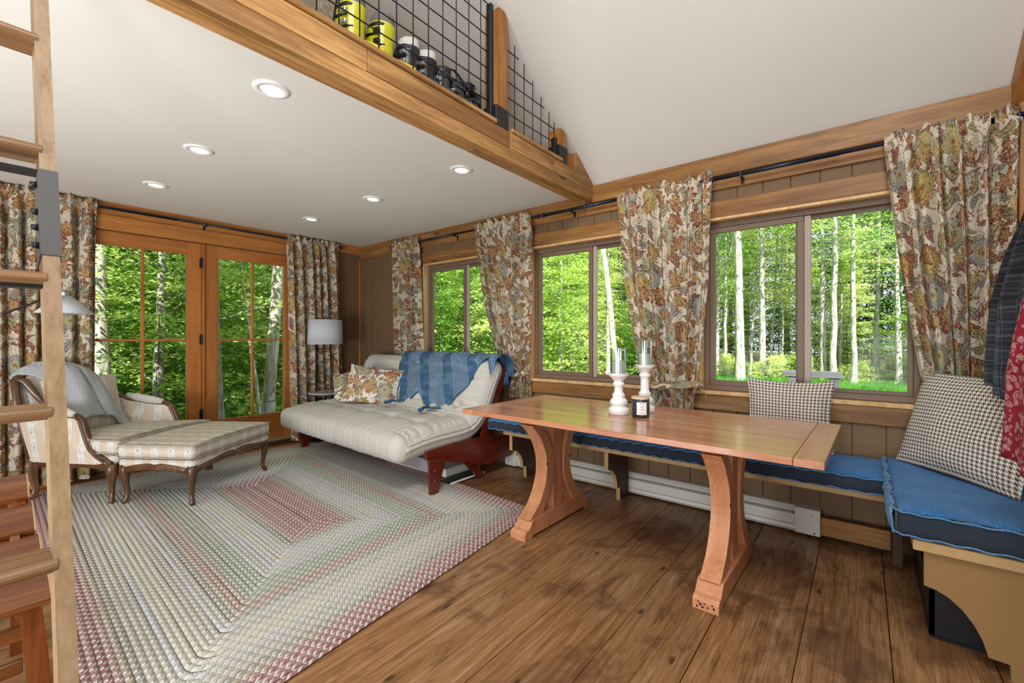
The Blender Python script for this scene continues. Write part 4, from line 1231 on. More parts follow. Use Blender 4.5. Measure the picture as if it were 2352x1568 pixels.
def wavy(y, z, k): return .006 * math.sin(y * 60 + k) + .003 * math.sin(y * 131 + 2 * k)
def cushion(label, x0, x1, y0, y1, z0, z1, ripple, nm='blue bench cushions', topmat=M_denim, sidemat=M_denim_shade):
    t = thing('bench_cushion', ((x0 + x1) / 2, (y0 + y1) / 2, z0), label, 'cushion', nm)
    def disp(p, n):
        d = Vector((0, 0, 0))
        if abs(n.z) < .7:
            s_ = p.y if abs(n.x) > abs(n.y) else p.x
            d += n * (ripple * (.5 + .5 * math.sin(s_ * 78 + 1.5 * math.sin(s_ * 9))) - ripple * .5)
        if n.z > .3:
            d.z += .004 * mn.noise(Vector((p.x * 9, p.y * 9, 0)))
            ed = min(p.x - x0, x1 - p.x, p.y - y0, y1 - p.y)
            d.z -= .012 * math.exp(-max(ed, 0) / .035) * (1 if ripple else .6)
            if ripple: d.z += .005 * math.sin(p.y * 40) * math.exp(-max(ed, 0) / .07) - .010 * max(0, math.cos(p.y * 2 * math.pi / .26)) ** 14 * max(0, math.cos((p.x - x0 - .1) * 2 * math.pi / .26)) ** 14
        return d
    mb = soft_box(x0, x1, y0, y1, z0, z1, .028, .016 if ripple else .022, disp)
    # split the skin: top cloth, and boxing with shade put into its colour
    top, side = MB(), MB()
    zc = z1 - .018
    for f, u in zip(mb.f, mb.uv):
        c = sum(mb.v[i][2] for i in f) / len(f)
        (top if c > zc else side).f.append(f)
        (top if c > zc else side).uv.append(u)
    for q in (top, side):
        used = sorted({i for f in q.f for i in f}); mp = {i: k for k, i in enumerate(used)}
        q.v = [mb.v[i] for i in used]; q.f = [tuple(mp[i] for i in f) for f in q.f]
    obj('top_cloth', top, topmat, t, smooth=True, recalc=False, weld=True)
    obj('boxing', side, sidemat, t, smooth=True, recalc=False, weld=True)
    for z in (z1 - .016, z0 + .012):
        pts = []
        e = .004
        for (xa, ya, xb, yb) in ((x0 - e, y0 + .02, x0 - e, y1 - .02), (x0 + .02, y1 + e, x1 - .02, y1 + e), (x1 + e, y1 - .02, x1 + e, y0 + .02), (x1 - .02, y0 - e, x0 + .02, y0 - e)):
            ln = math.hypot(xb - xa, yb - ya); k = max(3, int(ln / .018))
            for i in range(k + 1):
                f = i / k; s_ = (ya + (yb - ya) * f) + (xa + (xb - xa) * f)
                wv = (.0035 if ripple else .0015) * math.sin(s_ * 75) + .002 * mn.noise(Vector((s_ * 12, z, 3)))
                pts.append((xa + (xb - xa) * f + (wv if abs(xb - xa) < .01 else 0), ya + (yb - ya) * f, z + wv * 1.3))
        obj('piping', piping_loop(pts, .0035), M_denimw, t, smooth=True)
    return t
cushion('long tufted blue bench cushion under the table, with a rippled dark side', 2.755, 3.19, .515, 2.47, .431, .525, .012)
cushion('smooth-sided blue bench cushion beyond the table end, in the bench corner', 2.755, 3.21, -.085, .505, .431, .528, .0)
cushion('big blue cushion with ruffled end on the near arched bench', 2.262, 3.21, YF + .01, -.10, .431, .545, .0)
# gathered end of the near cushion
mb = MB()
def ruf(i, j):
    x = 2.275 + .93 * i / 120; t = j / 8
    z = .440 + .105 * t; k = math.sin(x * 120 + 4 * t) * .007 + .006 * mn.noise(Vector((x * 14, t * 3, 1)))
    return (x, -.094 + k + .010 * math.sin(math.pi * t), z + .004 * math.sin(x * 90))
c3 = [o for o in bpy.data.objects if o.name.startswith('bench_cushion')][-1]
obj('gathered_end', MB().grid(120, 8, ruf), M_denimw, c3, smooth=True, recalc=False, solid=.004)

def put_pillow(name, mb, mat, loc, rot, label, cat, group):
    t = thing(name, (0, 0, 0), label, cat, group)
    obj('cover', mb, mat, t, smooth=True, local=True, recalc=False, weld=True)
    t.location = loc; t.rotation_euler = rot
    return t
put_pillow('houndstooth_pillow', pillow(.455, .42, .15, 1, .10), M_hound, (3.095, .350, .742), (R(-9), 0, R(-90)), 'small brown and white houndstooth pillow leaning on the wall behind the table end', 'pillow', 'houndstooth pillows')
put_pillow('houndstooth_pillow', pillow(.60, .50, .15, 3, .05), M_hound, (2.925, -.378, .785), (R(-18), R(0), R(216)), 'big houndstooth pillow on the near bench below the hanging clothes', 'pillow', 'houndstooth pillows')

# bin and bag under the near bench
t = thing('storage_bin', (2.7, -.4, 0), 'black plastic bin pushed under the near arched bench', 'bin')
mb = MB()
for a in ((2.42, 2.435, -.57, -.21), (3.02, 3.035, -.57, -.21)): mb.box(a[0], a[1], a[2], a[3], .012, .20)
mb.box(2.42, 3.035, -.225, -.21, .012, .20); mb.box(2.42, 3.035, -.57, -.555, .012, .20); mb.box(2.42, 3.035, -.57, -.21, .004, .014)
obj('tub', mb, M_black, t)
obj('rim', piping_loop([(2.42, -.21, .203), (3.035, -.21, .203), (3.035, -.57, .203), (2.42, -.57, .203)], .010, 8), plain('bin_rim', '#34363b', .5), t, smooth=True)
t = thing('folded_bundle', (2.7, -.4, .014), 'dark patterned folded cloth lying inside the black bin', 'cloth')
obj('fold', soft_box(2.45, 2.98, -.53, -.25, .016, .09, .03, .04, lambda p, n: n * .008 * mn.noise(p * 9)), cloth('dark_bundle', '#2a211c', '#5a4436', 30), t, smooth=True, recalc=False, weld=True)
obj('fold', soft_box(2.55, 2.93, -.51, -.27, .092, .15, .028, .04, lambda p, n: n * .008 * mn.noise(p * 8)), cloth('dark_bundle2', '#1e1b1b', '#4b4038', 30), t, smooth=True, recalc=False, weld=True)

# ------------------------------------------------------------------ futon sofa (built in its own frame: x to the back, y along its length)
ft = thing('futon_sofa', (0, 0, 0), 'cream tufted futon sofa on a dark red wooden frame, in the window corner', 'sofa')
def F(name, mb, mat, smooth=False, parent=None, **k): return obj(name, mb, mat, parent or ft, smooth, local=True, **k)
FLEN = 2.20
for yy, s_ in ((0, 1), (FLEN, -1)):
    ya, yb = (yy - .012, yy + .022) if s_ == 1 else (yy - .022, yy + .012)
    board = [(-.065, .268), (-.065, .330), (.0, .338), (.20, .350), (.40, .352), (.60, .340), (.80, .318), (.93, .300), (.93, .16), (.88, .115), (.60, .100), (.45, .135), (.40, .135), (.38, .165), (.22, .190), (.12, .225), (.02, .262)]
    F('side_board', MB().prism(board, 'y', ya, yb), M_mahog)
    F('front_leg', MB().prism([(-.045, .266), (.115, .262), (.035, .0), (-.035, .0)], 'y', ya - .004 * s_, ya - .004 * s_ + .026), M_mahog)
    F('rear_leg', MB().prism([(.34, .160), (.44, .155), (.565, .02), (.545, .0), (.50, .0)], 'y', ya + .025, ya + .055), M_mahog)
    F('back_post', MB().prism([(.50, .10), (.60, .10), (.66, .42), (.83, .80), (.865, .90), (.83, .93), (.78, .88), (.57, .44)], 'y', (ya + .026 if s_ == 1 else ya - .03), (yb + .030 if s_ == 1 else yb - .030)), M_mahog)
    for x_, z_ in ((.0, .175), (.0, .105), (.55, .395)):
        yb_ = ya - .006 if s_ == 1 else yb + .001
        mb = MB(); n = 10
        mb.add([(x_ + .0075 * math.cos(2 * math.pi * i / n), yb_, z_ + .0075 * math.sin(2 * math.pi * i / n)) for i in range(n)] + [(x_, yb_ - .004 * s_, z_)], [(i, (i + 1) % n, n) for i in range(n)])
        F('bolt', mb, M_chrome, True)
F('front_rail', MB().box(-.03, -.005, .03, FLEN - .03, .165, .262, .003), M_greyrail)
F('rear_rail', MB().box(.60, .63, .03, FLEN - .03, .15, .30, .003), M_mahog)
for k in range(7):
    F('seat_slat', MB().box(-.05 + k * .09, .01 + k * .09, .02, FLEN - .02, .288, .302, .002), M_mahog)
CL = [(-.225, .375), (-.10, .395), (.05, .408), (.20, .412), (.32, .418), (.42, .440), (.50, .495), (.565, .580), (.62, .680), (.665, .770), (.70, .840), (.725, .890)]
def cl(t):
    # smooth centreline
    f = t * (len(CL) - 1); i = min(int(f), len(CL) - 2); u = f - i
    p0 = CL[max(i - 1, 0)]; p1 = CL[i]; p2 = CL[i + 1]; p3 = CL[min(i + 2, len(CL) - 1)]
    def cr(a, b, c, d): return .5 * ((2 * b) + (-a + c) * u + (2 * a - 5 * b + 4 * c - d) * u * u + (-a + 3 * b - 3 * c + d) * u ** 3)
    return Vector((cr(p0[0], p1[0], p2[0], p3[0]), cr(p0[1], p1[1], p2[1], p3[1])))
NS = 110; Hh = .104
out = []   # closed outline: (x, z, t, side, nx, nz)
for i in range(NS + 1):
    t = i / NS; p = cl(t); q = cl(min(1, t + .004)) - cl(max(0, t - .004)); q.normalize(); n = Vector((-q.y, q.x))
    out.append((p.x, p.y, t, 1, n.x, n.y))
e = cl(1); q = cl(1) - cl(.99); q.normalize(); n = Vector((-q.y, q.x))
for k in range(1, 12):
    a = math.pi * k / 12; d = n * math.cos(a) + q * math.sin(a); out.append((e.x, e.y, 1, 0, d.x, d.y))
for i in range(NS, -1, -1):
    t = i / NS; p = cl(t); q = cl(min(1, t + .004)) - cl(max(0, t - .004)); q.normalize(); n = Vector((q.y, -q.x))
    out.append((p.x, p.y, t, -1, n.x, n.y))
e = cl(0); q = cl(.01) - cl(0); q.normalize(); n = Vector((q.y, -q.x))
for k in range(1, 12):
    a = math.pi * k / 12; d = n * math.cos(a) - q * math.sin(a); out.append((e.x, e.y, 0, 0, d.x, d.y))
NO = len(out); Y0, Y1 = -.005, 2.06
ys = []
NJ = 420
for j in range(NJ + 1):
    t = j / NJ; ys.append(Y0 + (Y1 - Y0) * (t + .0 * t))
tuft = [(tt_, Y0 + .26 + .386 * k) for tt_ in (.18, .36, .60, .82) for k in range(5)]
def mat_pt(i, j):
    x, z, t, sd, nx, nz = out[i % NO]; y = ys[j]
    de = min(y - Y0, Y1 - y)
    k = 1 - max(0, 1 - de / .09); h = Hh * (max(0.02, 1 - (1 - k) ** 2.2)) ** .5 if de < .09 else Hh
    off = h
    if sd == 1:
        puff = .012 * (1 - math.exp(-de / .1))
        off += puff
        for (tt_, ty) in tuft:
            dt = (t - tt_) * 1.45; dy = y - ty
            if abs(dt) < .25 and abs(dy) < .3:
                off -= .042 * math.exp(-(dt * dt + dy * dy) / .0022)
                off -= .030 * math.exp(-((dt - .02 * math.cos(dy * 9)) ** 2) / .0005) * math.exp(-(dy * dy) / .024)
                off -= .006 * math.exp(-(dy * dy) / .0006) * math.exp(-(dt * dt) / .02)
        # gathered pleats below the front seam and along both ends
        fr = math.exp(-((t - .05) / .07) ** 2)
        off -= .026 * fr * max(0, math.sin(y * 105 + 2.2 * math.sin(y * 17))) ** 3 * (.45 + .55 * (.5 + .5 * math.sin(y * 5 + 1)))
        en = math.exp(-((de - .075) / .055) ** 2)
        off -= .026 * en * max(0, math.sin(t * 130 + 2.4 * math.sin(t * 23))) ** 3 * (.5 + .5 * (.5 + .5 * math.sin(t * 11)))
        if .34 < t < .52: off -= .022 * math.exp(-((t - .43) / .018) ** 2)
        off += .006 * mn.noise(Vector((t * 6, y * 3, 0)))
    elif sd == 0 and t == 0:
        off *= 1 + .10 * abs(math.sin(2 * math.atan2(nz, nx)))
        off += .006 * mn.noise(Vector((nx * 2, y * 6, 4))) + .0015 * math.sin(y * 80)
    return (x + nx * off, y, z + nz * off)
mb = MB()
mb.grid(NO, NJ, mat_pt, None, closed_u=True)
for j in (0, NJ):      # close the ends with a shallow dome
    n0 = len(mb.v); base = j * NO
    cpts = []
    for i in range(NO):
        p = Vector(mb.v[base + i]); x, z = out[i][0], out[i][1]
        cpts.append((x * .75 + p.x * .25, ys[j] + (-.012 if j == 0 else .012), z * .75 + p.z * .25))
    mb.v += cpts
    for i in range(NO):
        i2 = (i + 1) % NO; mb.f.append((base + i, base + i2, n0 + i2, n0 + i)); mb.uv.append(None)
    m = NS + 1
    for i in range(NS):
        a = n0 + i; b = n0 + i + 1; c = n0 + (NS + 11) + (NS - i - 1) + 1 - 0; d = c + 1
        c = n0 + NS + 12 + (NS - (i + 1)); d = n0 + NS + 12 + (NS - i)
        if d < n0 + NO: mb.f.append((a, b, c, d)); mb.uv.append(None)
F('mattress', mb, M_mattress, True)
pp = []
for i in range(0, NS + 1, 1):
    p = out[i]; k = i / NS
    pp.append((p[0] + p[4] * .030, Y0 - .004 + .004 * math.sin(i * 1.3), p[1] + p[5] * .030 + .002 * math.sin(i * .9)))
F('seam_piping', MB().tube(pp, .0045, 6), M_mattress, True)
zp = MB(); zp.box(-.246, -.240, Y0 + .002, Y0 + .010, .350, .372); zp.lathe([(.005, -.004), (.005, .004)], (-.243, Y0 + .006, .345), 8)
F('zipper_pull', zp, M_chrome)
ft.location = (2.235, 2.551, 0.013); ft.rotation_euler = (0, 0, R(-2.4))
FM = Matrix.Translation(ft.location) @ ft.rotation_euler.to_matrix().to_4x4()
def in_futon(o): o.matrix_world = FM; o.location = ft.location; o.rotation_euler = ft.rotation_euler

# blue throw over the backrest
tw = thing('blue_throw', (0, 0, 0), 'blue throw with thin white stripes and tassels draped over the futon backrest', 'throw')
def PB(q):
    """path over the backrest: q<0 behind, q>0 down the front; returns x,z and the outward normal"""
    if q > .50:
        k = min(1, (q - .50) / .06); return Vector((.441 - .47 * min(q - .50, .03) - 1.0 * max(0, q - .53), .562 - .026 * k)), Vector((-.88 * (1 - k), .47 + .53 * k))
    if q > .05: return Vector((.653 - .47 * (q - .05), .958 - .88 * (q - .05))), Vector((-.88, .47))
    if q > -.12:
        a = math.pi * (.5 + .32 * 1.0) - (0.05 - q) / .17 * math.pi * .92
        c = Vector((.735, .905)); d = Vector((math.cos(a), math.sin(a)))
        return c + d * .112, d
    return Vector((.845, .87 + (q + .12))), Vector((1, 0))
bound = [(-.06, .16), (-.03, .12), (.03, .03), (.12, .05), (.17, .27), (.28, .42), (.36, .53), (.447, .665), (.63, .53), (.80, .385), (.83, .41), (.90, .50), (1.0, .61), (1.10, .40), (1.25, .22), (1.29, .12)]
def qmax(y): return interp(y, bound)[0]
NY, NQ = 150, 46
def thr(i, j):
    y = -.06 + 1.35 * i / NY; q0 = -.16; q1 = max(qmax(y), -.15); t = j / NQ; q = q0 + (q1 - q0) * t
    P, n = PB(q)
    fold = .007 * math.sin(y * 34 + q * 9 + 2 * math.sin(q * 5)) + .010 * mn.noise(Vector((y * 5, q * 3, 7)))
    o = .026 + fold * (1 if q > -.05 else .3) + (.006 * math.sin(y * 60) if y > .8 and q > .3 else 0)
    return (P.x + n.x * o, y, P.y + n.y * o)
def thuv(i, j):
    y = -.06 + 1.35 * i / NY; q = -.16 + (max(qmax(y), -.15) + .16) * j / NQ
    return (y + q * .3, q)
obj('cloth', MB().grid(NY, NQ, thr, thuv), M_bluethrow, tw, smooth=True, local=True, recalc=False, solid=.005)
hem = []
for i in range(0, NY + 1, 1): hem.append(thr(i, NQ))
obj('hem', MB().tube(hem, .0045, 6), M_tassel, tw, smooth=True, local=True)
def tassel(par, p, ln, lean=(0, 0), lie=False):
    mb = MB()
    x, y, z = p
    if lie:
        mb.lathe([(0, -.012), (.012, -.008), (.013, .006), (0, .012)], p, 12)
        for k in range(30):
            a = 2.4 * k; r_ = .004 + .022 * math.sqrt((k + 1) / 30)
            mb.tube([p, (x - .03 + lean[0] * .3, y + r_ * .5 * math.cos(a) + lean[1] * .3, z + .006 + r_ * .4 * math.sin(a)), (x - ln + lean[0], y + r_ * 1.3 * math.cos(a) + lean[1], z - .012 + r_ * .5 * math.sin(a))], .0034, 4)
        obj('tassel', mb, M_tassel, par, smooth=True, local=True); return
    mb.lathe([(.0, .0), (.010, -.003), (.014, -.014), (.011, -.024), (.015, -.030)], p, 12)
    for k in range(26):
        a = 2.4 * k; r_ = .004 + .020 * math.sqrt((k + 1) / 26)
        mb.tube([(x, y, z - .022), (x + r_ * .6 * math.cos(a), y + r_ * .6 * math.sin(a), z - .05), (x + r_ * math.cos(a) + lean[0], y + r_ * 1.2 * math.sin(a) + lean[1], z - ln)], .0032, 4)
    obj('tassel', mb, M_tassel, par, smooth=True, local=True)
def onb(y, q, o=.035):
    P, n = PB(q); return (P.x + n.x * o, y, P.y + n.y * o)
tassel(tw, onb(.447, .67, .040), .095, (0, -.03), True); tassel(tw, onb(1.0, .62, .040), .085, (0, .03), True)
tassel(tw, (.775, -.055, .885), .115)
for a, b in (((.76, -.05, .985), (.775, -.055, .89)),): obj('cord', MB().tube([a, ((a[0] + b[0]) / 2 + .01, a[1] - .012, (a[2] + b[2]) / 2), b], .0035, 6), M_tassel, tw, smooth=True, local=True)
obj('cord', MB().tube([onb(1.27, .14), onb(1.20, .30, .03), onb(1.08, .50, .03), onb(1.0, .58, .04)], .0035, 6), M_tassel, tw, smooth=True, local=True)
tw.location = ft.location; tw.rotation_euler = ft.rotation_euler

def fut(x, y, z):
    v = FM @ Vector((x, y, z)); return (v.x, v.y, v.z)
put_pillow('floral_pillow', pillow(.56, .41, .16, 2, .10), M_floralp, (2.60, 3.88, .715), (R(-27), R(7), R(-52)), 'floral print pillow lying in front, beside the blue throw on the futon', 'pillow', 'floral print pillows')
put_pillow('floral_pillow', pillow(.46, .38, .14, 5, .08), M_floralp, (2.66, 4.34, .685), (R(-34), R(-16), R(-50)), 'floral print pillow half hidden behind the other one, at the door end of the futon', 'pillow', 'floral print pillows')

# flat things stored below the futon
t = thing('storage_box', (2.75, 3.2, 0), 'flat white box pushed under the futon', 'box')
obj('body', MB().box(2.55, 2.98, 2.75, 3.55, .014, .075, .006), M_white, t); obj('lid', MB().box(2.54, 2.99, 2.74, 3.56, .070, .088, .005), M_white, t)
t = thing('folded_board', (2.5, 2.8, 0), 'black and white folded board lying on the rug edge under the futon', 'board')
obj('leaf', MB().box(2.46, 2.86, 2.60, 2.73, .016, .026, .002), M_black, t); obj('edge_strip', MB().box(2.455, 2.865, 2.590, 2.600, .014, .028, .002), M_white, t)

# ------------------------------------------------------------------ side table and floor lamp in the corner
t = thing('side_table', (2.63, 4.86, 0), 'small round grey-topped side table with thin dark legs beside the futon', 'table')
c = (2.635, 4.86)
obj('top', MB().lathe([(0, .552), (.186, .552), (.192, .556), (.192, .570), (.188, .574), (0, .574)], (c[0], c[1], 0), 40, cap=False), M_stone, t, smooth=True, weld=True, angle=40)
obj('rim_band', MB().lathe([(.178, .538), (.184, .538), (.184, .552), (.178, .552), (.178, .538)], (c[0], c[1], 0), 40, cap=False), M_black, t, smooth=True, angle=40)
for k in range(3):
    a = R(200 + 120 * k)
    p = (c[0] + .172 * math.cos(a), c[1] + .172 * math.sin(a)); q = (c[0] + .13 * math.cos(a), c[1] + .13 * math.sin(a))
    obj('leg', MB().tube([(p[0], p[1], .545), (q[0], q[1], .0)], .007, 8), M_black, t, smooth=True)
    a2 = a + R(120)
    obj('brace', MB().tube([(c[0] + .14 * math.cos(a), c[1] + .14 * math.sin(a), .16), (c[0] + .14 * math.cos(a2), c[1] + .14 * math.sin(a2), .16)], .005, 6), M_black, t, smooth=True)
t = thing('patterned_coaster', (2.66, 4.87, .575), 'round reddish patterned plate on the small side table', 'plate')
def plate_mat():
    s = NT('plate_pattern', .4, .4); p = s.sep(s.coord()); 
    n = s.noise(s.coord(), 40, 2, .5, 2)
    s.color(s.mix(s.mr(n, .45, .55), srgb('#c9c2bd'), srgb('#9b4a4e'))); return s.m
obj('disc', MB().lathe([(0, 0), (.085, 0), (.098, .006), (.100, .010), (.094, .010), (.08, .005), (0, .004)], (0, 0, 0), 32, cap=False), plate_mat(), t, smooth=True, local=True)

t = thing('floor_lamp', (2.56, 4.955, 0), 'floor lamp with a white drum shade and thin black pole, in front of the curtain', 'lamp')
bx, by = 2.563, 4.985
obj('base', MB().lathe([(0, 0), (.115, 0), (.118, .006), (.114, .014), (.03, .018), (.012, .03), (0, .03)], (bx, by - .03, 0), 32, cap=False), M_black, t, smooth=True, angle=40)
obj('pole', MB().tube([(bx, by - .03, .02), (bx, by - .03, 1.0), (bx + .004, by - .03, 1.20)], .010, 10), M_black, t, smooth=True)
cx_, cy_ = 2.660, 4.925
obj('arm', MB().tube([(bx + .004, by - .03, 1.19), (bx + .05, by - .045, 1.245), (cx_, cy_, 1.25), (cx_, cy_, 1.42)], .006, 8), M_black, t, smooth=True)
sh = obj('shade', MB().lathe([(.194, 1.125), (.184, 1.405)], (cx_, cy_, 0), 48, cap=False), M_shade, t, smooth=True, recalc=False, solid=.003)
mb = MB()
for z, r_ in ((1.127, .1945), (1.403, .1845)): mb.tube([(cx_ + r_ * math.cos(2 * math.pi * k / 48), cy_ + r_ * math.sin(2 * math.pi * k / 48), z) for k in range(48)], .003, 6, closed=True)
obj('shade_rim', mb, M_white, sh, smooth=True)
mb = MB()
for k in range(3): mb.tube([(cx_, cy_, 1.395), (cx_ + .184 * math.cos(2.1 * k), cy_ + .184 * math.sin(2.1 * k), 1.40)], .002, 5)
obj('spider', mb, M_chrome, t)
obj('finial', MB().lathe([(0, 1.395), (.008, 1.40), (.005, 1.412), (.011, 1.42), (.008, 1.432), (0, 1.438)], (cx_, cy_, 0), 14, cap=False), M_chrome, t, smooth=True)

# swing-arm reading lamp beside the armchair
t = thing('reading_lamp', (.04, 4.62, 0), 'swing-arm reading lamp with a white cone shade above the armchair', 'lamp')
obj('base', MB().lathe([(0, 0), (.13, 0), (.13, .012), (.02, .022), (0, .022)], (.04, 4.62, 0), 28, cap=False), M_black, t, smooth=True, angle=40)
obj('pole', MB().rod((.04, 4.62, .02), (.04, 4.62, 1.36), .009, 10), M_black, t, smooth=True)
obj('arm', MB().tube([(.04, 4.62, 1.33), (.162, 4.60, 1.352), (.33, 4.57, 1.455), (.46, 4.55, 1.525)], .0065, 8), M_black, t, smooth=True)
obj('knuckle', MB().lathe([(0, -.014), (.014, -.01), (.014, .01), (0, .014)], (.162, 4.60, 1.352), 14, cap=False), M_chrome, t, smooth=True)
obj('shade', MB().lathe([(.034, 1.505), (.158, 1.375)], (.468, 4.55, 0), 40, cap=False), M_shade, t, smooth=True, recalc=False, solid=.003)
obj('shade_cap', MB().lathe([(.033, 1.503), (.036, 1.51), (.034, 1.536), (.02, 1.545), (0, 1.546)], (.468, 4.55, 0), 24, cap=False), M_chrome, t, smooth=True, angle=40)

# ------------------------------------------------------------------ carved armchair and ottoman
def cab_leg(x, y, dx, dy, top=.27, k=1.0):
    """cabriole leg; (dx,dy) points outwards"""
    prof = [(top + .01, .000, .034), (top - .02, .006, .035), (top - .06, .010, .029), (top - .11, .004, .021), (.085, -.008, .0155), (.045, -.006, .0145), (.025, .004, .017), (.012, .012, .019), (.0, .010, .013)]
    return MB().tube([(x + dx * o, y + dy * o, z) for z, o, _ in prof], [r_ * k for _, _, r_ in prof], 12)
def arc_rail(p, q, z, sag, rad=.017, n=18, out=(0, 0)):
    pts = []
    for i in range(n + 1):
        t = i / n; b = 4 * t * (1 - t)
        e = abs(2 * t - 1)
        dz = sag * (1 - e ** 2) - .0 + (-.012 * math.exp(-((e - .0) / .12) ** 2))
        pts.append((p[0] + (q[0] - p[0]) * t + out[0] * b, p[1] + (q[1] - p[1]) * t + out[1] * b, z + dz))
    return MB().tube(pts, rad, 8, flat=1.5)
CW, CD = .79, .66
HR = .74
ch = thing('armchair', (0, 0, 0), 'wide carved-wood armchair in striped beige damask by the french doors', 'armchair')
def cwarp(v):
    # narrower at the back, back leaning away
    x, y, z = v; x -= .30 * x * min(1, max(0, y / .66))
    if y > .62: x -= (y - .62) * .8; y = .62 + (y - .62) * .6
    return (x, y, z)
def A(name, mb, mat, smooth=True, parent=None, **k):
    if name != 'back_cushion': mb.v = [cwarp(v) for v in mb.v]
    return obj(name, mb, mat, parent or ch, smooth, local=True, **k)
for x, y, dx, dy in ((0, 0, -.7, -.7), (CW, 0, .7, -.7), (0, CD, -.4, .9), (CW, CD, .4, .9)):
    A('leg', cab_leg(x, y, dx, dy, .265, 1.08), M_walnut)
A('front_rail', arc_rail((.02, -.012), (CW - .02, -.012), .252, .030, .018, out=(0, -.02)), M_walnut)
for x in (0, CW): A('side_rail', arc_rail((x, .02), (x, CD - .02), .250, .018, .018), M_walnut)
A('back_rail', arc_rail((.02, CD), (CW - .02, CD), .255, .01, .018), M_walnut)
A('seat_base', soft_box(.0, CW, -.020, CD, .262, .345, .022, .05), M_damask, weld=True, recalc=False)
# outer sides: upholstered panel framed by grooved wood
side = [(.045, .285), (.10, .275), (CD, .275), (CD + .035, .45), (CD + .06, .60), (CD + .075, .70), (CD + .0, .69), (CD - .08, .645), (.40, .605), (.285, .595), (.235, .53), (.200, .44), (.155, .365), (.09, .315)]
for s_, x in ((0, -.028), (1, CW - .022)):
    sp = A('side_panel', MB().prism(side, 'x', x, x + .050), M_damask, smooth=False)
    me = sp.data
    ul = me.uv_layers.new(name='UVMap')
    for lp in me.loops:
        v = me.vertices[lp.vertex_index].co; ul.data[lp.index].uv = (v.y + .03, v.z)
    fr = [(.0, .275), (.05, .300), (.105, .325), (.165, .370), (.205, .440), (.238, .525), (.262, .585), (.30, .612)]
    for k, (ox, rr) in enumerate(((.0, .019), (-.020, .011), (.022, .011))):
        A('arm_support' if k == 0 else 'carved_bead', MB().tube([(x + .025 + ox, p[0] - (0.004 if k == 0 else 0), p[1]) for p in fr], rr, 9), M_walnut)
    hh = .89 if s_ == 0 else HR
    tp = [(.30, .612), (.40, .622), (.50, .640), (CD - .06, .66 + (hh - .74) * .2), (CD - .0, .70 + (hh - .74) * .55), (CD + .045, hh - .02), (CD + .09, hh)]
    A('arm_rail', MB().tube([(x + .025, p[0], p[1]) for p in tp], [.018, .016, .015, .016, .018, .02, .02], 9), M_walnut)
    A('arm_pad', MB().tube([(x + .025, .32, .622), (x + .025, .40, .640), (x + .025, .50, .662), (x + .025, .58, .690)], [.022, .034, .034, .02], 12), M_damask)
    bk = [(CD + .10, (.89 if s_ == 0 else HR)), (CD + .08, .70), (CD + .05, .50), (CD + .015, .30)]
    A('back_stile', MB().tube([(x + .025, p[0], p[1]) for p in bk], .019, 9), M_walnut)
# back: arched panel raked backwards
def backz(x):
    u = x / CW
    return interp(u, [(0, .885), (.12, .935), (.30, .968), (.50, .962), (.68, .915), (.82, .845), (1.0, HR)])[0]
nb = 24
def bk_f(off):
    def fn(i, j):
        x = CW * i / nb; z = .30 + (backz(x) - .30) * j / 12; y = CD + .0 + (z - .30) * .165 + off - .05 * (1 - ((x / CW) * 2 - 1) ** 2) * 0
        return (x, y + (.018 * math.sin(math.pi * i / nb) * math.sin(math.pi * j / 12) * (-1 if off < 0 else 1)), z)
    return fn
mb = MB(); mb.grid(nb, 12, bk_f(-.045), lambda i, j: (CW * i / nb, .05 * j)); mb.grid(nb, 12, bk_f(.030), lambda i, j: (CW * i / nb, .05 * j))
A('back_panel', mb, M_damask, recalc=False)
A('crest_rail', MB().tube([(CW * i / nb, CD + (backz(CW * i / nb) - .30) * .165 - .006, backz(CW * i / nb) + .004) for i in range(nb + 1)], .021, 10), M_walnut)
A('seat_cushion', soft_box(-.012, CW + .012, -.045, CD - .03, .345, .455, .030, .035, lambda p, n: Vector((0, 0, (.016 * (1 - ((p.x - CW / 2) / (CW / 2)) ** 2) if n.z > .5 else 0)))), M_damask, weld=True, recalc=False)
pp = [(-.012, -.045), (CW + .012, -.045), (CW + .012, CD - .04), (-.012, CD - .04)]
def rect_loop(x0, x1, y0, y1, z, r=.03, n=5):
    pts = []
    for cx, cyy, t0 in ((x1 - r, y1 - r, 0), (x0 + r, y1 - r, 90), (x0 + r, y0 + r, 180), (x1 - r, y0 + r, 270)):
        for k in range(n + 1):
            t = R(t0 + 90 * k / n); pts.append((cx + r * math.cos(t), cyy + r * math.sin(t), z))
    return pts
for z in (.353, .447): A('cushion_piping', piping_loop(rect_loop(-.014, CW + .014, -.047, CD - .028, z), .004), M_piping)
bcp = pillow(.54, .46, .15, 4, .05)
bc = A('back_cushion', bcp, M_damask, weld=True, recalc=False); bc.location = (.255, CD - .085, .655); bc.rotation_euler = (R(-14), 0, 0)
ch.location = (.673, 4.224, .013); ch.rotation_euler = (0, 0, R(29))

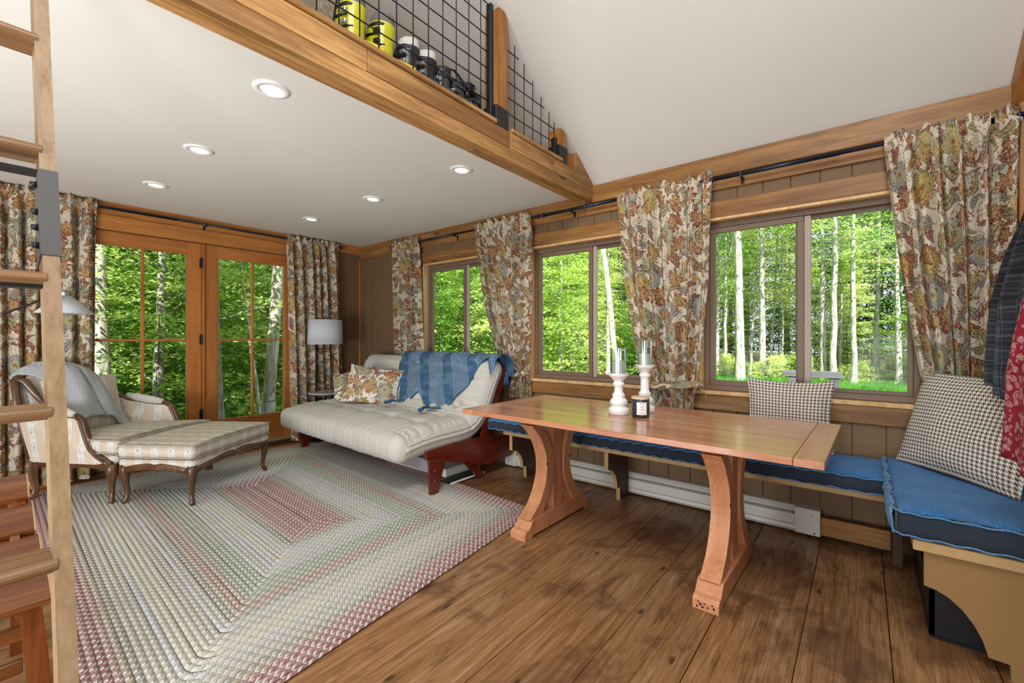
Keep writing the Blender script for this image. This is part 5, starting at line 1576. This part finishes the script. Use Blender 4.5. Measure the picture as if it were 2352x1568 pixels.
gt = thing('grey_throw', (0, 0, 0), 'grey wool throw folded over the armchair back', 'throw')
tab = [(-.30, .99, .70, -.02), (0, .0, 0, 0)]
def gth(i, j):
    u = i / 60; x = .01 + .66 * u; t = j / 40
    q = -.22 + (.82 - .08 * u) * t              # arc length, 0 on the crest
    zc = backz(min(max(x / .86, .02), CW - .02)) + .030
    yc = CD + .095
    lenf = 1.0 - .10 * (u < .1) 
    if q < 0: y = yc + .035; z = zc + q * .9; y = yc + .045 * min(1, -q / .06); z = zc - max(0, -q - .03)
    else:
        a = min(q / .12, 1); y = yc - .13 * a - .42 * max(0, q - .12); z = zc + .012 * math.sin(math.pi * a) - .045 * a - .80 * max(0, q - .12)
    # sweep: the far end hangs lower, folded edge slants
    z -= .05 * u * max(0, q)
    f = .020 * mn.noise(Vector((u * 3.2, q * 2.5, 2))) + .010 * math.sin(u * 17 + q * 6) * max(0, q) * 2
    dent = -.035 * math.exp(-((u - .50 - .25 * (q - .3)) / .035) ** 2) * min(1, max(0, q - .02) / .2)
    return cwarp((x + .03 * q * math.sin(u * 5), y - f - dent * .9 - .012, z + f * .6 + dent * .4))
obj('cloth', MB().grid(60, 40, gth), M_greythrow, gt, smooth=True, local=True, recalc=False, solid=.022)
gt.location = ch.location; gt.rotation_euler = ch.rotation_euler

OW, OD = .80, .50
ot = thing('ottoman', (0, 0, 0), 'matching striped damask ottoman with curved wooden legs, in front of the armchair', 'ottoman')
def O(name, mb, mat, smooth=True, **k): return obj(name, mb, mat, ot, smooth, local=True, **k)
for x, y, dx, dy in ((0, 0, -.7, -.7), (OW, 0, .7, -.7), (0, OD, -.7, .7), (OW, OD, .7, .7)): O('leg', cab_leg(x, y, dx, dy, .262, 1.05), M_walnut)
O('apron_rail', arc_rail((.02, -.02), (OW - .02, -.02), .246, .034, .017, out=(0, -.015)), M_walnut); O('apron_rail', arc_rail((.02, OD + .02), (OW - .02, OD + .02), .246, .034, .017, out=(0, .015)), M_walnut)
O('apron_rail', arc_rail((-.02, .02), (-.02, OD - .02), .246, .030, .017, out=(-.012, 0)), M_walnut); O('apron_rail', arc_rail((OW + .02, .02), (OW + .02, OD - .02), .246, .030, .017, out=(.012, 0)), M_walnut)
O('base_cover', soft_box(-.035, OW + .035, -.035, OD + .035, .258, .330, .026, .04), M_damask, weld=True, recalc=False)
O('top_cushion', soft_box(-.040, OW + .040, -.040, OD + .040, .331, .432, .028, .035, lambda p, n: Vector((0, 0, (.012 * (1 - ((p.x - OW / 2) / (OW / 2)) ** 2) if n.z > .5 else 0)))), M_damask, weld=True, recalc=False)
for z in (.336, .424): O('piping', piping_loop(rect_loop(-.042, OW + .042, -.042, OD + .042, z), .004), M_piping)
O('bottom_cloth', MB().prism([(.10, .252), (.25, .225), (.40, .215), (.55, .225), (.70, .252)], 'y', .08, OD - .08), M_black, smooth=False)
ot.location = (1.02, 3.724, .013); ot.rotation_euler = (0, 0, R(34.5))

# ------------------------------------------------------------------ loft ladder
ld = thing('loft_ladder', (0, 1.07, 0), 'oak loft ladder with black steel brackets, leaning on the loft beam', 'ladder')
ly = lambda z: 1.073 + .31 * z
def rail_box(x0, x1, za, zb, grow=0.0):
    mb = MB(); vs = []
    n = Vector((0, 1, -.31)).normalized()   # thickness direction, away from the camera
    for z in (za, zb):
        for x in (x0 - grow, x1 + grow):
            for d in (-grow, .072 + grow):
                vs.append((x, ly(z) + n.y * d, z + n.z * d))
    return mb.add(vs, [(0, 1, 3, 2), (4, 6, 7, 5), (0, 4, 5, 1), (2, 3, 7, 6), (0, 2, 6, 4), (1, 5, 7, 3)])
zm0, zm1 = 1.395, 1.612
for x0, x1, s_ in ((.118, .147, 1), (-.345, -.316, -1)):
    obj('side_rail', rail_box(x0, x1, 0.0, zm0), M_ladder, ld); obj('side_rail', rail_box(x0, x1, zm1, 2.46), M_ladder, ld)
    obj('rail_core', rail_box(x0 + .004, x1 - .004, zm0, zm1), M_ladder, ld)
    obj('steel_sleeve', rail_box(x0, x1, zm0, zm1, .0028), M_blackm, ld)
    for z in (1.43, 1.475, 1.515, 1.585):
        n = Vector((0, 1, -.31)).normalized(); xx = x0 - .003 if s_ == 1 else x1 + .003; d_ = .02
        p = Vector((xx, ly(z) + n.y * .03, z + n.z * .03))
        a = Vector((-s_ * .0, 0, 0))
        obj('bolt_head', MB().tube([p, p + Vector((-s_ * .012, 0, 0))], [.0085, .0065], 8), M_black, ld, smooth=True)
for k, z in enumerate((.425, .730, 1.034, 1.338, 1.664, 1.982, 2.29)):
    prof = []
    # bullet shaped tread section: round nose towards the camera
    y0 = ly(z) - .004
    for a in range(0, 9):
        t = R(90 + 180 * a / 8); prof.append((y0 + .015 + .015 * math.cos(t) * 1.1, z + .015 * math.sin(t)))
    prof += [(y0 + .088, z - .015), (y0 + .088, z + .015)]
    obj('tread', MB().prism(prof, 'x', -.326, .1235), M_rung, ld)
for z in (zm0 - .072, zm1 - .0):
    obj('tie_bar', MB().box(-.33, .120, ly(z) + .012, ly(z) + .060, z - .008, z + .001), M_black, ld)
obj('hook', MB().tube([(.132, ly(2.44) + .06, 2.44), (.132, YB - .02, 2.50), (.132, YB + .05, 2.53)], .008, 8), M_black, ld, smooth=True)
obj('hook', MB().tube([(-.33, ly(2.44) + .06, 2.44), (-.33, YB - .02, 2.50), (-.33, YB + .05, 2.53)], .008, 8), M_black, ld, smooth=True)

# slatted varnished chair behind the ladder
st = thing('slatted_chair', (-.1, 2.2, 0), 'varnished slatted wooden chair behind the foot of the ladder', 'chair')
SL = [((2.425, .696), (2.340, .632)), ((2.345, .612), (2.232, .538)), ((2.228, .523), (2.100, .455)), ((2.085, .436), (1.965, .395))]
for k, ((ya, za), (yb, zb)) in enumerate(SL):
    pts = []
    for i in range(7):
        t = i / 6; pts.append((ya + (yb - ya) * t, za + (zb - za) * t + .010 * math.sin(math.pi * t)))
    low = [(p[0] + .012, p[1] - .022) for p in pts[::-1]]
    x1 = .148 + .008 * k
    obj('slat', MB().prism(pts + low, 'x', -.42, x1), M_stool, st)
    obj('slat_edge', MB().prism([(p[0], p[1] + .0004) for p in pts] + [(p[0] + .004, p[1] - .006) for p in pts[::-1]], 'x', x1, x1 + .0035), M_mdf_edge, st)
for x in (.112, -.40):
    obj('leg', MB().prism([(x - .005, .0 + .40), (x + .042, .40), (x + .078 if x > 0 else x + .03, 0), (x + .022 if x > 0 else x - .03, 0)], 'y', 2.03, 2.058), M_stool_z, st)
    obj('rear_leg', MB().prism([(2.33, .62), (2.37, .60), (2.56, 0), (2.50, 0)], 'x', x, x + .03), M_stool_z, st)
    obj('seat_rail', MB().prism([(1.98, .385), (2.10, .43), (2.42, .675), (2.43, .65), (2.11, .40), (1.98, .355)], 'x', x - .012, x + .010), M_stool_z, st)
for z, y_ in ((.245, 2.07), (.13, 2.09)): obj('stretcher', MB().box(-.39, .122, y_, y_ + .022, z, z + .045, .004), M_stool, st)

# ------------------------------------------------------------------ clothes hanging from pegs by the near corner
pg = thing('peg_rail', (2.9, YF, 1.80), 'wooden peg rail on the near wall carrying the hanging shirts', 'peg rail')
obj('board', MB().box(1.4, 3.1, YF, YF + .02, 1.80, 1.88, .004), M_cedar_x, pg)
for x in (1.65, 1.80, 2.0): obj('peg', MB().tube([(x, YF + .02, 1.82), (x, YF + .17, 1.835)], [.010, .014], 10), M_cedar_x, pg, smooth=True)
def garment(name, label, mat, cat, xs, plane, tbl, amp, nf, seed, uvs=1.0):
    g = thing(name, (xs, plane, tbl[-1][0]), label, cat, 'clothes hanging on the pegs')
    zt = tbl[-1][0]; zb = tbl[0][0]; n, m = 70, 50
    def fn(i, j):
        s_ = i / n; z = zt + (zb - zt) * j / m; a, b = interp(z, tbl)
        f = amp * math.sin(2 * math.pi * nf * s_ + seed + 1.2 * z) + amp * .5 * math.sin(2 * math.pi * nf * 2.1 * s_ + z * 3) + .01 * mn.noise(Vector((s_ * 3, z * 3, seed)))
        edge = .010 * (1 - abs(2 * s_ - 1) ** 3)
        return (a + (b - a) * s_, plane + f + edge, z)
    obj('cloth', MB().grid(n, m, fn, lambda i, j: (i / n * uvs, (zb - zt) * j / m)), mat, g, smooth=True, recalc=False, solid=.006)
    def fn2(i, j):
        p = fn(i, j); return (p[0], p[1] * 0 + plane - .045 + .006 * math.sin(i * .4), p[2])
    obj('back_cloth', MB().grid(n, m, fn2, lambda i, j: (i / n * uvs, (zb - zt) * j / m)), mat, g, smooth=True, recalc=False)
    return g
garment('plaid_shirt', 'dark blue-grey plaid flannel shirt hanging beside the curtain', M_plaid, 'shirt', 2.6, -.463, [(.955, 2.45, 2.96), (1.0, 2.40, 2.985), (1.2, 2.2, 3.01), (1.35, 2.1, 2.99), (1.52, 2.0, 2.70), (1.62, 1.95, 2.42), (1.80, 1.95, 2.15)], .016, 3.3, 1, .85)
garment('red_shirt', 'red paisley-printed shirt hanging in front of the plaid one', M_red, 'shirt', 2.0, -.40, [(.79, 1.72, 2.35), (1.07, 1.70, 2.27), (1.25, 1.66, 2.10), (1.38, 1.62, 1.99), (1.70, 1.58, 1.78), (1.82, 1.60, 1.70)], .012, 2.2, 2, .7)

# ------------------------------------------------------------------ things kept on the loft
def ski_boot(x, y, rz, cols, label, group, tall=1.0, tint=None):
    shell, liner, buckle = cols
    b = thing('ski_boot', (0, 0, 0), label, 'ski boot', group)
    def ring(cx, cyy, z, rx, ry, n=20): return [(cx + rx * math.cos(2 * math.pi * k / n), cyy + ry * math.sin(2 * math.pi * k / n) * (1.12 if math.sin(2 * math.pi * k / n) < 0 else 1), z) for k in range(n)]
    def loft(rings):
        mb = MB(); n = len(rings[0]); vs = [p for r_ in rings for p in r_]; fs = []
        for k in range(len(rings) - 1):
            for i in range(n): j = (i + 1) % n; fs.append((k * n + i, k * n + j, (k + 1) * n + j, (k + 1) * n + i))
        fs.append(tuple(range(n))[::-1]); fs.append(tuple(range((len(rings) - 1) * n, len(rings) * n)))
        return mb.add(vs, fs)
    lower = loft([ring(0, -.03, .0, .046, .155), ring(0, -.03, .02, .050, .16), ring(0, -.025, .06, .052, .155), ring(0, .0, .095, .052, .125), ring(0, .03, .125, .055, .090), ring(0, .045, .15, .056, .078)])
    obj('shell', lower, shell, b, smooth=True, local=True, angle=50)
    cuff = loft([ring(0, .045, .11, .060, .085), ring(0, .04, .16, .061, .080), ring(0, .030, .21, .060, .074), ring(0, .018, .26 * tall, .060, .070), ring(0, .012, .285 * tall, .058, .066)])
    obj('cuff', cuff, shell, b, smooth=True, local=True, angle=50)
    obj('sole', MB().box(-.036, .036, -.175, .115, -.012, .012, .004), M_black, b, local=True)
    lin = loft([ring(0, .015, .27 * tall, .053, .061), ring(0, .008, .305 * tall, .052, .060), ring(0, .0, .33 * tall, .046, .052), ring(0, -.002, .335 * tall, .034, .040)])
    obj('liner', lin, liner, b, smooth=True, local=True, angle=60)
    for z, w_ in ((.085, .054), (.135, .061), (.185, .0625), (.235, .062)):
        st_ = obj('strap', MB().tube([(w_ * math.cos(R(a)), (.0 if z < .1 else .035) - (.105 if z < .1 else .085) * math.sin(R(a)) * .93, z * tall + .012 * math.cos(R(a))) for a in range(-20, 201, 20)], .0042, 6, flat=1.5), M_black, b, smooth=True, local=True)
        obj('buckle', MB().box(-.075, -.058, -.035 if z > .1 else -.06, .0, z * tall - .014, z * tall + .006, .003), buckle, b, local=True)
    obj('collar', MB().tube([(.058 * math.cos(2 * math.pi * k / 24), .013 - .066 * math.sin(2 * math.pi * k / 24), (.268 + .006 * math.sin(2 * math.pi * k / 24)) * tall) for k in range(24)], .005, 6, closed=True, flat=2.0), M_black, b, smooth=True, local=True)
    obj('side_mark', MB().box(.0600, .0622, -.012, .018, .17, .25, .001), plain('mark_teal', '#2a6a6a', .5), b, local=True)
    b.location = (x, y, 2.492 + .014); b.rotation_euler = (0, 0, R(rz)); b.scale = (1.14, 1.0, 1.10)
    return b
YEL = plain('yellow_plastic', '#bdb612', 0.3, 0.5); GRYL = plain('grey_liner', '#6f6b6a', .7, .2, noise=.2); BLKP = plain('black_plastic', '#1d1c22', .35, .5); DKG = plain('dark_green_grey_plastic', '#3c423f', .35, .5); SIL = plain('silver_buckle', '#9a9a9c', .3, .5, metal=.7); LGT = plain('light_liner', '#c9c5c0', .6, .2)
ski_boot(1.205, 1.965, 12, (YEL, GRYL, SIL), 'bright yellow ski boot on the loft edge, the one farther from the tall post', 'yellow ski boots')
ski_boot(1.378, 1.965, 18, (YEL, GRYL, BLKP), 'bright yellow ski boot on the loft edge, next to the black boots', 'yellow ski boots')
ski_boot(1.545, 1.965, 15, (BLKP, LGT, SIL), 'black ski boot with a pale liner top, next to the yellow boots', 'black ski boots', .90)
ski_boot(1.668, 1.965, 20, (BLKP, LGT, SIL), 'black ski boot with a pale liner top, nearer the tall post', 'black ski boots', .88)
ski_boot(1.79, 1.97, 12, (DKG, BLKP, SIL), 'dark green-grey ski boot under the hanging strap', 'dark ski boots', .80)
ski_boot(1.915, 1.97, 25, (DKG, BLKP, SIL), 'dark green-grey ski boot beside the tall railing post', 'dark ski boots', .74)
ski_boot(2.07, 1.99, 20, (DKG, BLKP, SIL), 'dark ski boot half hidden behind the tall railing post', 'dark ski boots', .70)
t = thing('boot_strap', (1.9, 1.93, 2.75), 'dark strap and buckle standing up from the dark ski boots', 'strap')
pts = [(1.76, 1.93, 2.705), (1.765, 1.93, 2.770), (1.80, 1.93, 2.80), (1.86, 1.93, 2.815), (1.91, 1.93, 2.79), (1.96, 1.93, 2.755), (2.0, 1.93, 2.76), (2.05, 1.93, 2.79)]
obj('webbing', MB().tube(pts, .010, 6, flat=.25), plain('webbing', '#3a4248', .7), t, smooth=True)
obj('pad', soft_box(1.965, 2.035, 1.915, 1.945, 2.735, 2.80, .012, .02, lambda p, n: n * .006 * mn.noise(p * 30)), BLKP, t, smooth=True, recalc=False, weld=True)
t = thing('grey_ski_bag', (1.06, 2.0, 2.49), 'tall grey-brown board bag leaning behind the yellow boots', 'bag')
obj('bag', soft_box(-.055, .055, -.03, .03, 0, .95, .028, .04, lambda p, n: n * .006 * mn.noise(p * 12)), cloth('taupe_canvas', '#6f6257', '#8b7d70', 60), t, smooth=True, local=True, recalc=False, weld=True)
obj('zip', MB().rod((.03, -.034, .04), (.03, -.034, .9), .003, 6), M_dark, t, local=True)
t.location = (1.045, 2.02, 2.492); t.rotation_euler = (0, R(9), 0)
t = thing('green_panel', (.93, 2.15, 2.492), 'pale green flat board standing on the loft', 'board')
obj('sheet', MB().box(.86, 1.01, 2.14, 2.155, 2.492, 3.2, .002), plain('pale_green', '#b9bf95', .6), t)
t = thing('snowboard', (0.78, 2.05, 2.492), 'whitish board with a thin red edge line at the left end of the loft', 'snowboard')
n = 14
pl = [(.67, 2.50), (.67, 3.3)] + [(.775 - .105 * math.cos(R(180 * k / n)), 3.3 + .12 * math.sin(R(180 * k / n))) for k in range(n + 1)] + [(.88, 2.50)]
obj('deck', MB().prism(pl, 'y', 2.10, 2.112), plain('pale_deck', '#c9d3d3', .35, .5), t)
obj('edge_line', MB().box(.855, .861, 2.097, 2.099, 2.50, 3.3), plain('red_line', '#a03a3a', .5), t)

# ------------------------------------------------------------------ outdoors
def fast_mesh(name, V, Q, mat, smooth=False):
    me = bpy.data.meshes.new(name)
    V = np.asarray(V, np.float32); Q = np.asarray(Q, np.int32); k = Q.shape[1]
    me.vertices.add(len(V)); me.vertices.foreach_set('co', V.ravel())
    me.loops.add(Q.size); me.loops.foreach_set('vertex_index', Q.ravel())
    me.polygons.add(len(Q)); me.polygons.foreach_set('loop_start', np.arange(0, Q.size, k, dtype=np.int32)); me.polygons.foreach_set('loop_total', np.full(len(Q), k, np.int32))
    if smooth: me.polygons.foreach_set('use_smooth', np.ones(len(Q), bool))
    me.materials.append(mat); me.update(calc_edges=True)
    return me
def leaves(P, size, rng, aspect=.62, tilt=.5, lobes=False):
    """one folded-free rhombic leaf per point"""
    n = len(P); yaw = rng.uniform(0, 2 * np.pi, n); t1 = rng.normal(0, tilt, n); t2 = rng.normal(0, tilt, n)
    s_ = size * rng.uniform(.7, 1.3, n)
    ax = np.stack([np.cos(yaw), np.sin(yaw), t1 * .6 - .15], 1); ay = np.stack([-np.sin(yaw), np.cos(yaw), t2 * .7], 1)
    ax *= (s_ / 2)[:, None]; ay *= (s_ * aspect / 2)[:, None]
    if lobes:
        Vs = []
        for ang, sc_ in ((0, 1.0), (.85, .8), (-.85, .8)):
            ca, sa = np.cos(ang), np.sin(ang); bx = ax * ca + ay / aspect * sa; by = (ay / aspect * ca - ax * sa) * .34
            o = P - ax * .5
            q_ = np.stack([o, o + bx * sc_ * .8 - by, o + bx * 1.7 * sc_, o + bx * sc_ * .8 + by], 1); Vs.append(q_)
        V = np.concatenate(Vs, 0); return V.reshape(-1, 3), np.arange(4 * len(V)).reshape(-1, 4)
    V = np.empty((n, 4, 3)); V[:, 0] = P - ax; V[:, 1] = P - ay + ax * .1; V[:, 2] = P + ax; V[:, 3] = P + ay + ax * .1
    return V.reshape(-1, 3), np.arange(4 * n).reshape(-1, 4)
def tubes(paths, n=7):
    mb = MB()
    for pts, rad in paths: mb.tube(pts, rad, n)
    return mb
def build_tree(seed, h, r0, crown0, crad, sprays, per, lsize, mleaf, mbark, layer=.10, spread=.45, lean=0.0, fork=False, nbr=22, lobes=False):
    rng = np.random.default_rng(seed)
    m = 14; wob = np.cumsum(rng.normal(0, .022 * h / 12, (m + 1, 2)), 0); wob[0] = 0
    def tp(z):
        f = np.clip(z / h, 0, 1) * m; i = int(min(f, m - 1)); w_ = wob[i] + (wob[i + 1] - wob[i]) * (f - i)
        return np.array([w_[0] + lean * z, w_[1], z])
    trunk = [([tuple(tp(h * k / m)) for k in range(m + 1)], [r0 * (1.25 if k == 0 else 1) * (1 - .82 * k / m) for k in range(m + 1)])]
    if fork:
        z0 = h * .45; b = tp(z0)
        for sx in (-1, 1): trunk.append(([tuple(b), tuple(b + np.array([sx * .35, .1, 1.2])), tuple(b + np.array([sx * .8, .15, 3.0])), tuple(b + np.array([sx * 1.3, .2, 5.2]))], [r0 * .5, r0 * .42, r0 * .3, r0 * .12]))
    br = []; PTS = []
    for k in range(sprays):
        z = crown0 + (h * 1.03 - crown0) * (k + rng.uniform(0, 1)) / sprays
        f = (z - crown0) / (h - crown0)
        rad = crad * (1 - .75 * max(0, f - .35) / .65) * rng.uniform(.35, 1.0)
        a = rng.uniform(0, 2 * np.pi); d = np.array([np.cos(a), np.sin(a), 0])
        b = tp(z - rad * .25); e = tp(z) + d * rad + np.array([0, 0, rng.uniform(-.15, .1)])
        if k % max(1, sprays // nbr) == 0:
            mid = (b + e) / 2 + np.array([0, 0, .08 * rad])
            br.append(([tuple(b), tuple(mid), tuple(e)], [max(.008, r0 * .16), max(.006, r0 * .10), .004]))
        c = rng.normal(0, 1, (per, 2)); sp = spread * (.6 + .5 * rad / crad)
        off = d[None, :2] * (c[:, :1] * sp * 1.3) + np.array([-d[1], d[0]])[None] * (c[:, 1:] * sp * .75)
        zz = rng.normal(0, layer, per) * .5 - .10 * (c[:, 0] ** 2) * sp
        PTS.append(np.column_stack([e[0] - d[0] * .2 + off[:, 0], e[1] - d[1] * .2 + off[:, 1], e[2] + zz]))
    P = np.concatenate(PTS); P = P[P[:, 2] > .08]
    V, Q = leaves(P, lsize, rng, lobes=lobes)
    mt = tubes(trunk + br)
    return fast_mesh('leaves', V, Q, mleaf), fast_mesh('trunk', mt.v, [f for f in mt.f if len(f) == 4], mbark, True)
protoA = [build_tree(11 + k, 12.5 + k, .13 + .02 * k, 2.2 + .6 * k, 2.6, 200, 85, .095, (M_leaf, M_leaf2, M_leaf)[k], (M_bark, M_birch, M_bark)[k]) for k in range(3)]
protoB = [build_tree(31, 14, .15, 6.0, 2.0, 70, 55, .13, M_leaf, M_birch, nbr=18), build_tree(32, 15, .11, 5.0, 1.8, 80, 50, .13, M_leaf2, M_birch, fork=True, nbr=30), build_tree(33, 13, .08, 4.5, 1.5, 60, 50, .12, M_leaf, M_birch, lean=.05, nbr=26)]
protoC = [build_tree(51 + k, 4.6 + 1.1 * k, .028 + .008 * k, .15, 1.35 + .15 * k, 95, 78, .095, (M_leaf, M_leaf2, M_leaf)[k], M_bark, layer=.07, spread=.36, lobes=True) for k in range(3)]
protoD = [build_tree(71 + k, 13 + 2 * k, .16, .8, 2.6, 230, 60, .15, M_needle, M_bark, layer=.16, spread=.42) for k in range(2)]
protoE = [build_tree(81, 1.1, .01, .05, .75, 30, 50, .085, M_leaf, M_bark, layer=.12, spread=.25, nbr=10, lobes=True)]
LAB = {
    'A': ('forest_tree', 'tall leafy green tree', 'tree', 'leafy trees'),
    'B': ('pale_trunked_tree', 'slender pale-barked tree with a high crown', 'tree', 'pale slender trees'),
    'C': ('sapling', 'bright green sapling leafy to the ground', 'tree', 'saplings'),
    'D': ('evergreen_tree', 'dark evergreen', 'tree', 'dark evergreens'),
    'E': ('low_bush', 'low leafy bush', 'bush', 'low bushes')}
firsts = {}
def gz(x, y):
    """ground height: level meadow on the window side, falling away behind the door wall"""
    f = min(max((y - 6.0) / 8.0, 0), 1) * min(max((9.0 - x * .9) / 6.0, 0), 1)
    return -.5 - 1.3 * f
def zone(x, y):
    """where the tree is seen from inside: through the doors, the far, middle or near window, or by nothing in particular"""
    t = math.degrees(math.atan2(y, x))
    if t > 62: return 'beyond the french doors'
    if t > 42: return 'beyond the far window, behind the futon'
    if t > 24: return 'beyond the middle window, above the candles'
    return 'beyond the near window, behind the plank bench'
def plant(kind, pr, x, y, s_=1.0, rz=0.0, label=None, name=None, z=None, tilt=0.0):
    nm, lab, cat, grp = LAB[kind]
    zn = zone(x, y)
    t = thing(name or nm, (x, y, gz(x, y) - .03 if z is None else z), label or (lab + ' ' + zn), cat, None if label else grp + ' ' + zn, rotz=rz)
    t.rotation_euler = (0, R(tilt), rz); t.scale = (s_, s_, s_)
    for part, me in zip(('foliage', 'trunk'), pr):
        o = bpy.data.objects.new(part, me); COL.objects.link(o); o.parent = t
    return t
rt = random.Random(77)
placed = []
def ok(x, y, d):
    for a, b in placed:
        if (a - x) ** 2 + (b - y) ** 2 < d * d: return False
    placed.append((x, y)); return True
# singled-out trees
def single(kind, idx, x, y, s_, rz, label, tilt=0.0):
    placed.append((x, y)); plant(kind, {'A': protoA, 'B': protoB, 'C': protoC, 'D': protoD}[kind][idx], x, y, s_, rz, label, tilt=tilt)
single('B', 0, 1.20, 8.0, .80, 2.2, 'pale birch trunk beside the left edge of the door glass', 1)
single('A', 0, 1.78, 8.0, .62, 1.0, 'thin grey trunk seen through the left french door, behind the first muntin')
single('A', 2, 2.40, 7.7, .75, 2.0, 'thick forked grey trunk seen at the right side of the left french door')
single('B', 2, 3.18, 7.8, 1.25, 4.6, 'leaning pale trunk seen through the right french door', 7)
single('B', 2, 3.35, 8.3, .5, 2.6, 'very thin pale sapling trunk seen in the right half of the right french door', 3)
single('B', 0, 15.2, 9.6, .85, .5, 'straight pale trunk filling the middle of the middle window')
single('B', 2, 14.8, 6.9, 1.5, 1.5, 'leaning pale trunk seen through the middle window above the candles', 4)
single('B', 0, 19.0, 3.75, 1.2, 1.0, 'tall white trunk, the brightest in the near window')
single('B', 0, 20.2, 3.15, .9, 3.0, 'second white trunk in the near window, close to the brightest one')
single('B', 1, 19.2, .78, 1.0, .3, 'forked white tree right of the middle of the near window')
single('B', 1, 20.0, .25, .9, 2.9, 'forked white tree near the wide curtain in the near window')
single('B', 0, 23.0, 2.0, 2.0, 2.0, 'stout mottled trunk behind the plank bench outside')
for x, y in ((20.5, 4.6), (21.5, 5.2), (22.0, 2.7), (21.8, 3.9), (21.0, 1.2), (22.4, -.4), (20.6, -1.0), (22.5, .7), (17.4, 8.6), (18.2, 11.0), (21.0, 6.3), (23.0, 3.3)):
    placed.append((x, y)); plant('B', protoB[rt.randrange(3)], x, y, rt.uniform(.6, .85), rt.uniform(0, 6))
for k, (x, y) in enumerate(((.4, 9.6), (1.9, 9.9), (3.3, 10.9), (2.6, 12.0), (4.6, 11.2), (5.3, 10.4), (.9, 11.2), (1.6, 12.6), (5.9, 12.4), (4.3, 13.2), (2.9, 9.6))):
    placed.append((x, y)); plant('C', protoC[k % 3], x, y, rt.uniform(.85, 1.25), rt.uniform(0, 6))
# a close screen of saplings in front of the far window and the doors
for k in range(400):
    x = rt.uniform(-3, 9); y = rt.uniform(9.3, 15)
    if ok(x, y, 1.15 if y < 10.5 else 1.5): plant('C', protoC[rt.randrange(3)], x, y, rt.uniform(.75, 1.15), rt.uniform(0, 6))
    if len(placed) > 96: break
c0 = len(placed)
for k in range(500):
    x = rt.uniform(10, 19); y = rt.uniform(6.0, 20)
    if x < 15.5 and y < 7.5: continue
    if y < .55 * x - .8: continue
    if ok(x, y, 1.5): plant('C', protoC[rt.randrange(3)], x, y, rt.uniform(.8, 1.25), rt.uniform(0, 6))
    if len(placed) - c0 > 34: break
c0 = len(placed)
for k in range(500):
    x = rt.uniform(20, 27); y = rt.uniform(-7, 12)
    if ok(x, y, 1.35): plant('C', protoC[rt.randrange(3)], x, y, rt.uniform(.55, 1.1), rt.uniform(0, 6))
    if len(placed) - c0 > 52: break
# big trees
c0 = len(placed)
for k in range(900):
    x = rt.uniform(-3, 33); y = rt.uniform(-6, 30)
    far = (x > 21 or y > 12) and (x > 3 or y > 10)
    if not far or (x > 9 and x < 21 and y < .5 * x + 2): continue
    if ok(x, y, 2.3): plant('A', protoA[rt.randrange(3)], x, y, rt.uniform(.85, 1.2), rt.uniform(0, 6))
    if len(placed) - c0 > 74: break
c0 = len(placed)
for k in range(900):
    x = rt.uniform(-3, 40); y = rt.uniform(-10, 40)
    if not (x > 27 or y > 19): continue
    if ok(x, y, 2.0): plant('D', protoD[rt.randrange(2)], x, y, rt.uniform(.9, 1.2), rt.uniform(0, 6))
    if len(placed) - c0 > 88: break
for k in range(46):
    if k < 14: x, y = rt.uniform(-1, 7), rt.uniform(7.8, 9.5)
    elif k < 20: x, y = rt.uniform(11, 15), rt.uniform(9, 13)
    else: x, y = rt.uniform(19.6, 21.2), rt.uniform(-4, 8)
    plant('E', protoE[0], x, y, rt.uniform(.5, 1.0), rt.uniform(0, 6))

# terrain
n = 60
def gfn(i, j):
    x = -30 + 90 * i / n; y = -30 + 90 * j / n; return (x, y, gz(x, y) + (.06 * mn.noise(Vector((x * .3, y * .3, 0))) if x > 6 or y > 8 else 0) - .06)
g = obj('ground', MB().grid(n, n, gfn), M_ground, None, smooth=True, recalc=False); g['kind'] = 'structure'
g2 = obj('lawn', MB().grid(20, 20, lambda i, j: (12.0 + 8.4 * i / 20, -14 + 21 * j / 20, -.50 + .02 * mn.noise(Vector((i * .9, j * .9, 0))))), M_lawn, None, smooth=True, recalc=False); g2['kind'] = 'structure'
g3 = obj('gravel_road', MB().grid(10, 10, lambda i, j: (4.0 + 11.4 * i / 10 - (.35 * j / 10), -14 + 13.5 * j / 10, -.485)), M_gravel, None, recalc=False); g3['kind'] = 'structure'
rng = np.random.default_rng(9)
nb_ = 26000
px_ = rng.uniform(14.0, 20.6, nb_); py_ = rng.uniform(-5, 7, nb_)
hgt = rng.uniform(.08, .26, nb_) * (.6 + .5 * np.clip((px_ - 15) / 5, 0, 1)); yaw = rng.uniform(0, 6.28, nb_)
P0 = np.stack([px_, py_, np.full(nb_, -.5)], 1); dx = np.stack([np.cos(yaw), np.sin(yaw), 0 * yaw], 1) * .012
tip = P0 + np.stack([rng.normal(0, .05, nb_), rng.normal(0, .05, nb_), hgt], 1)
V = np.stack([P0 - dx, P0 + dx, tip], 1).reshape(-1, 3)
go = bpy.data.objects.new('meadow_grass', fast_mesh('meadow_grass', V, np.arange(3 * nb_).reshape(-1, 3), M_grass)); COL.objects.link(go)
tag(go, 'green grass strip along the edge of the woods', 'grass', kind='stuff')
bo = thing('plank_bench', (16.5, 1.2, -.5), 'low grey plank bench on the grass outside the near window', 'bench')
obj('seat_plank', MB().box(16.2, 16.5, .46, 1.98, -.02, .17, .01), M_greywood, bo)
for y in (.66, 1.72): obj('block_leg', MB().box(16.23, 16.47, y - .12, y + .12, -.5, -.02, .01), M_greywood, bo)
# outer skirt of the house below the floor
sk = MB(); sk.box(-3.4, D + .13, YF - .14, L + .14, -2.2, -.2)
o = obj('foundation', sk, M_siding); o['kind'] = 'structure'
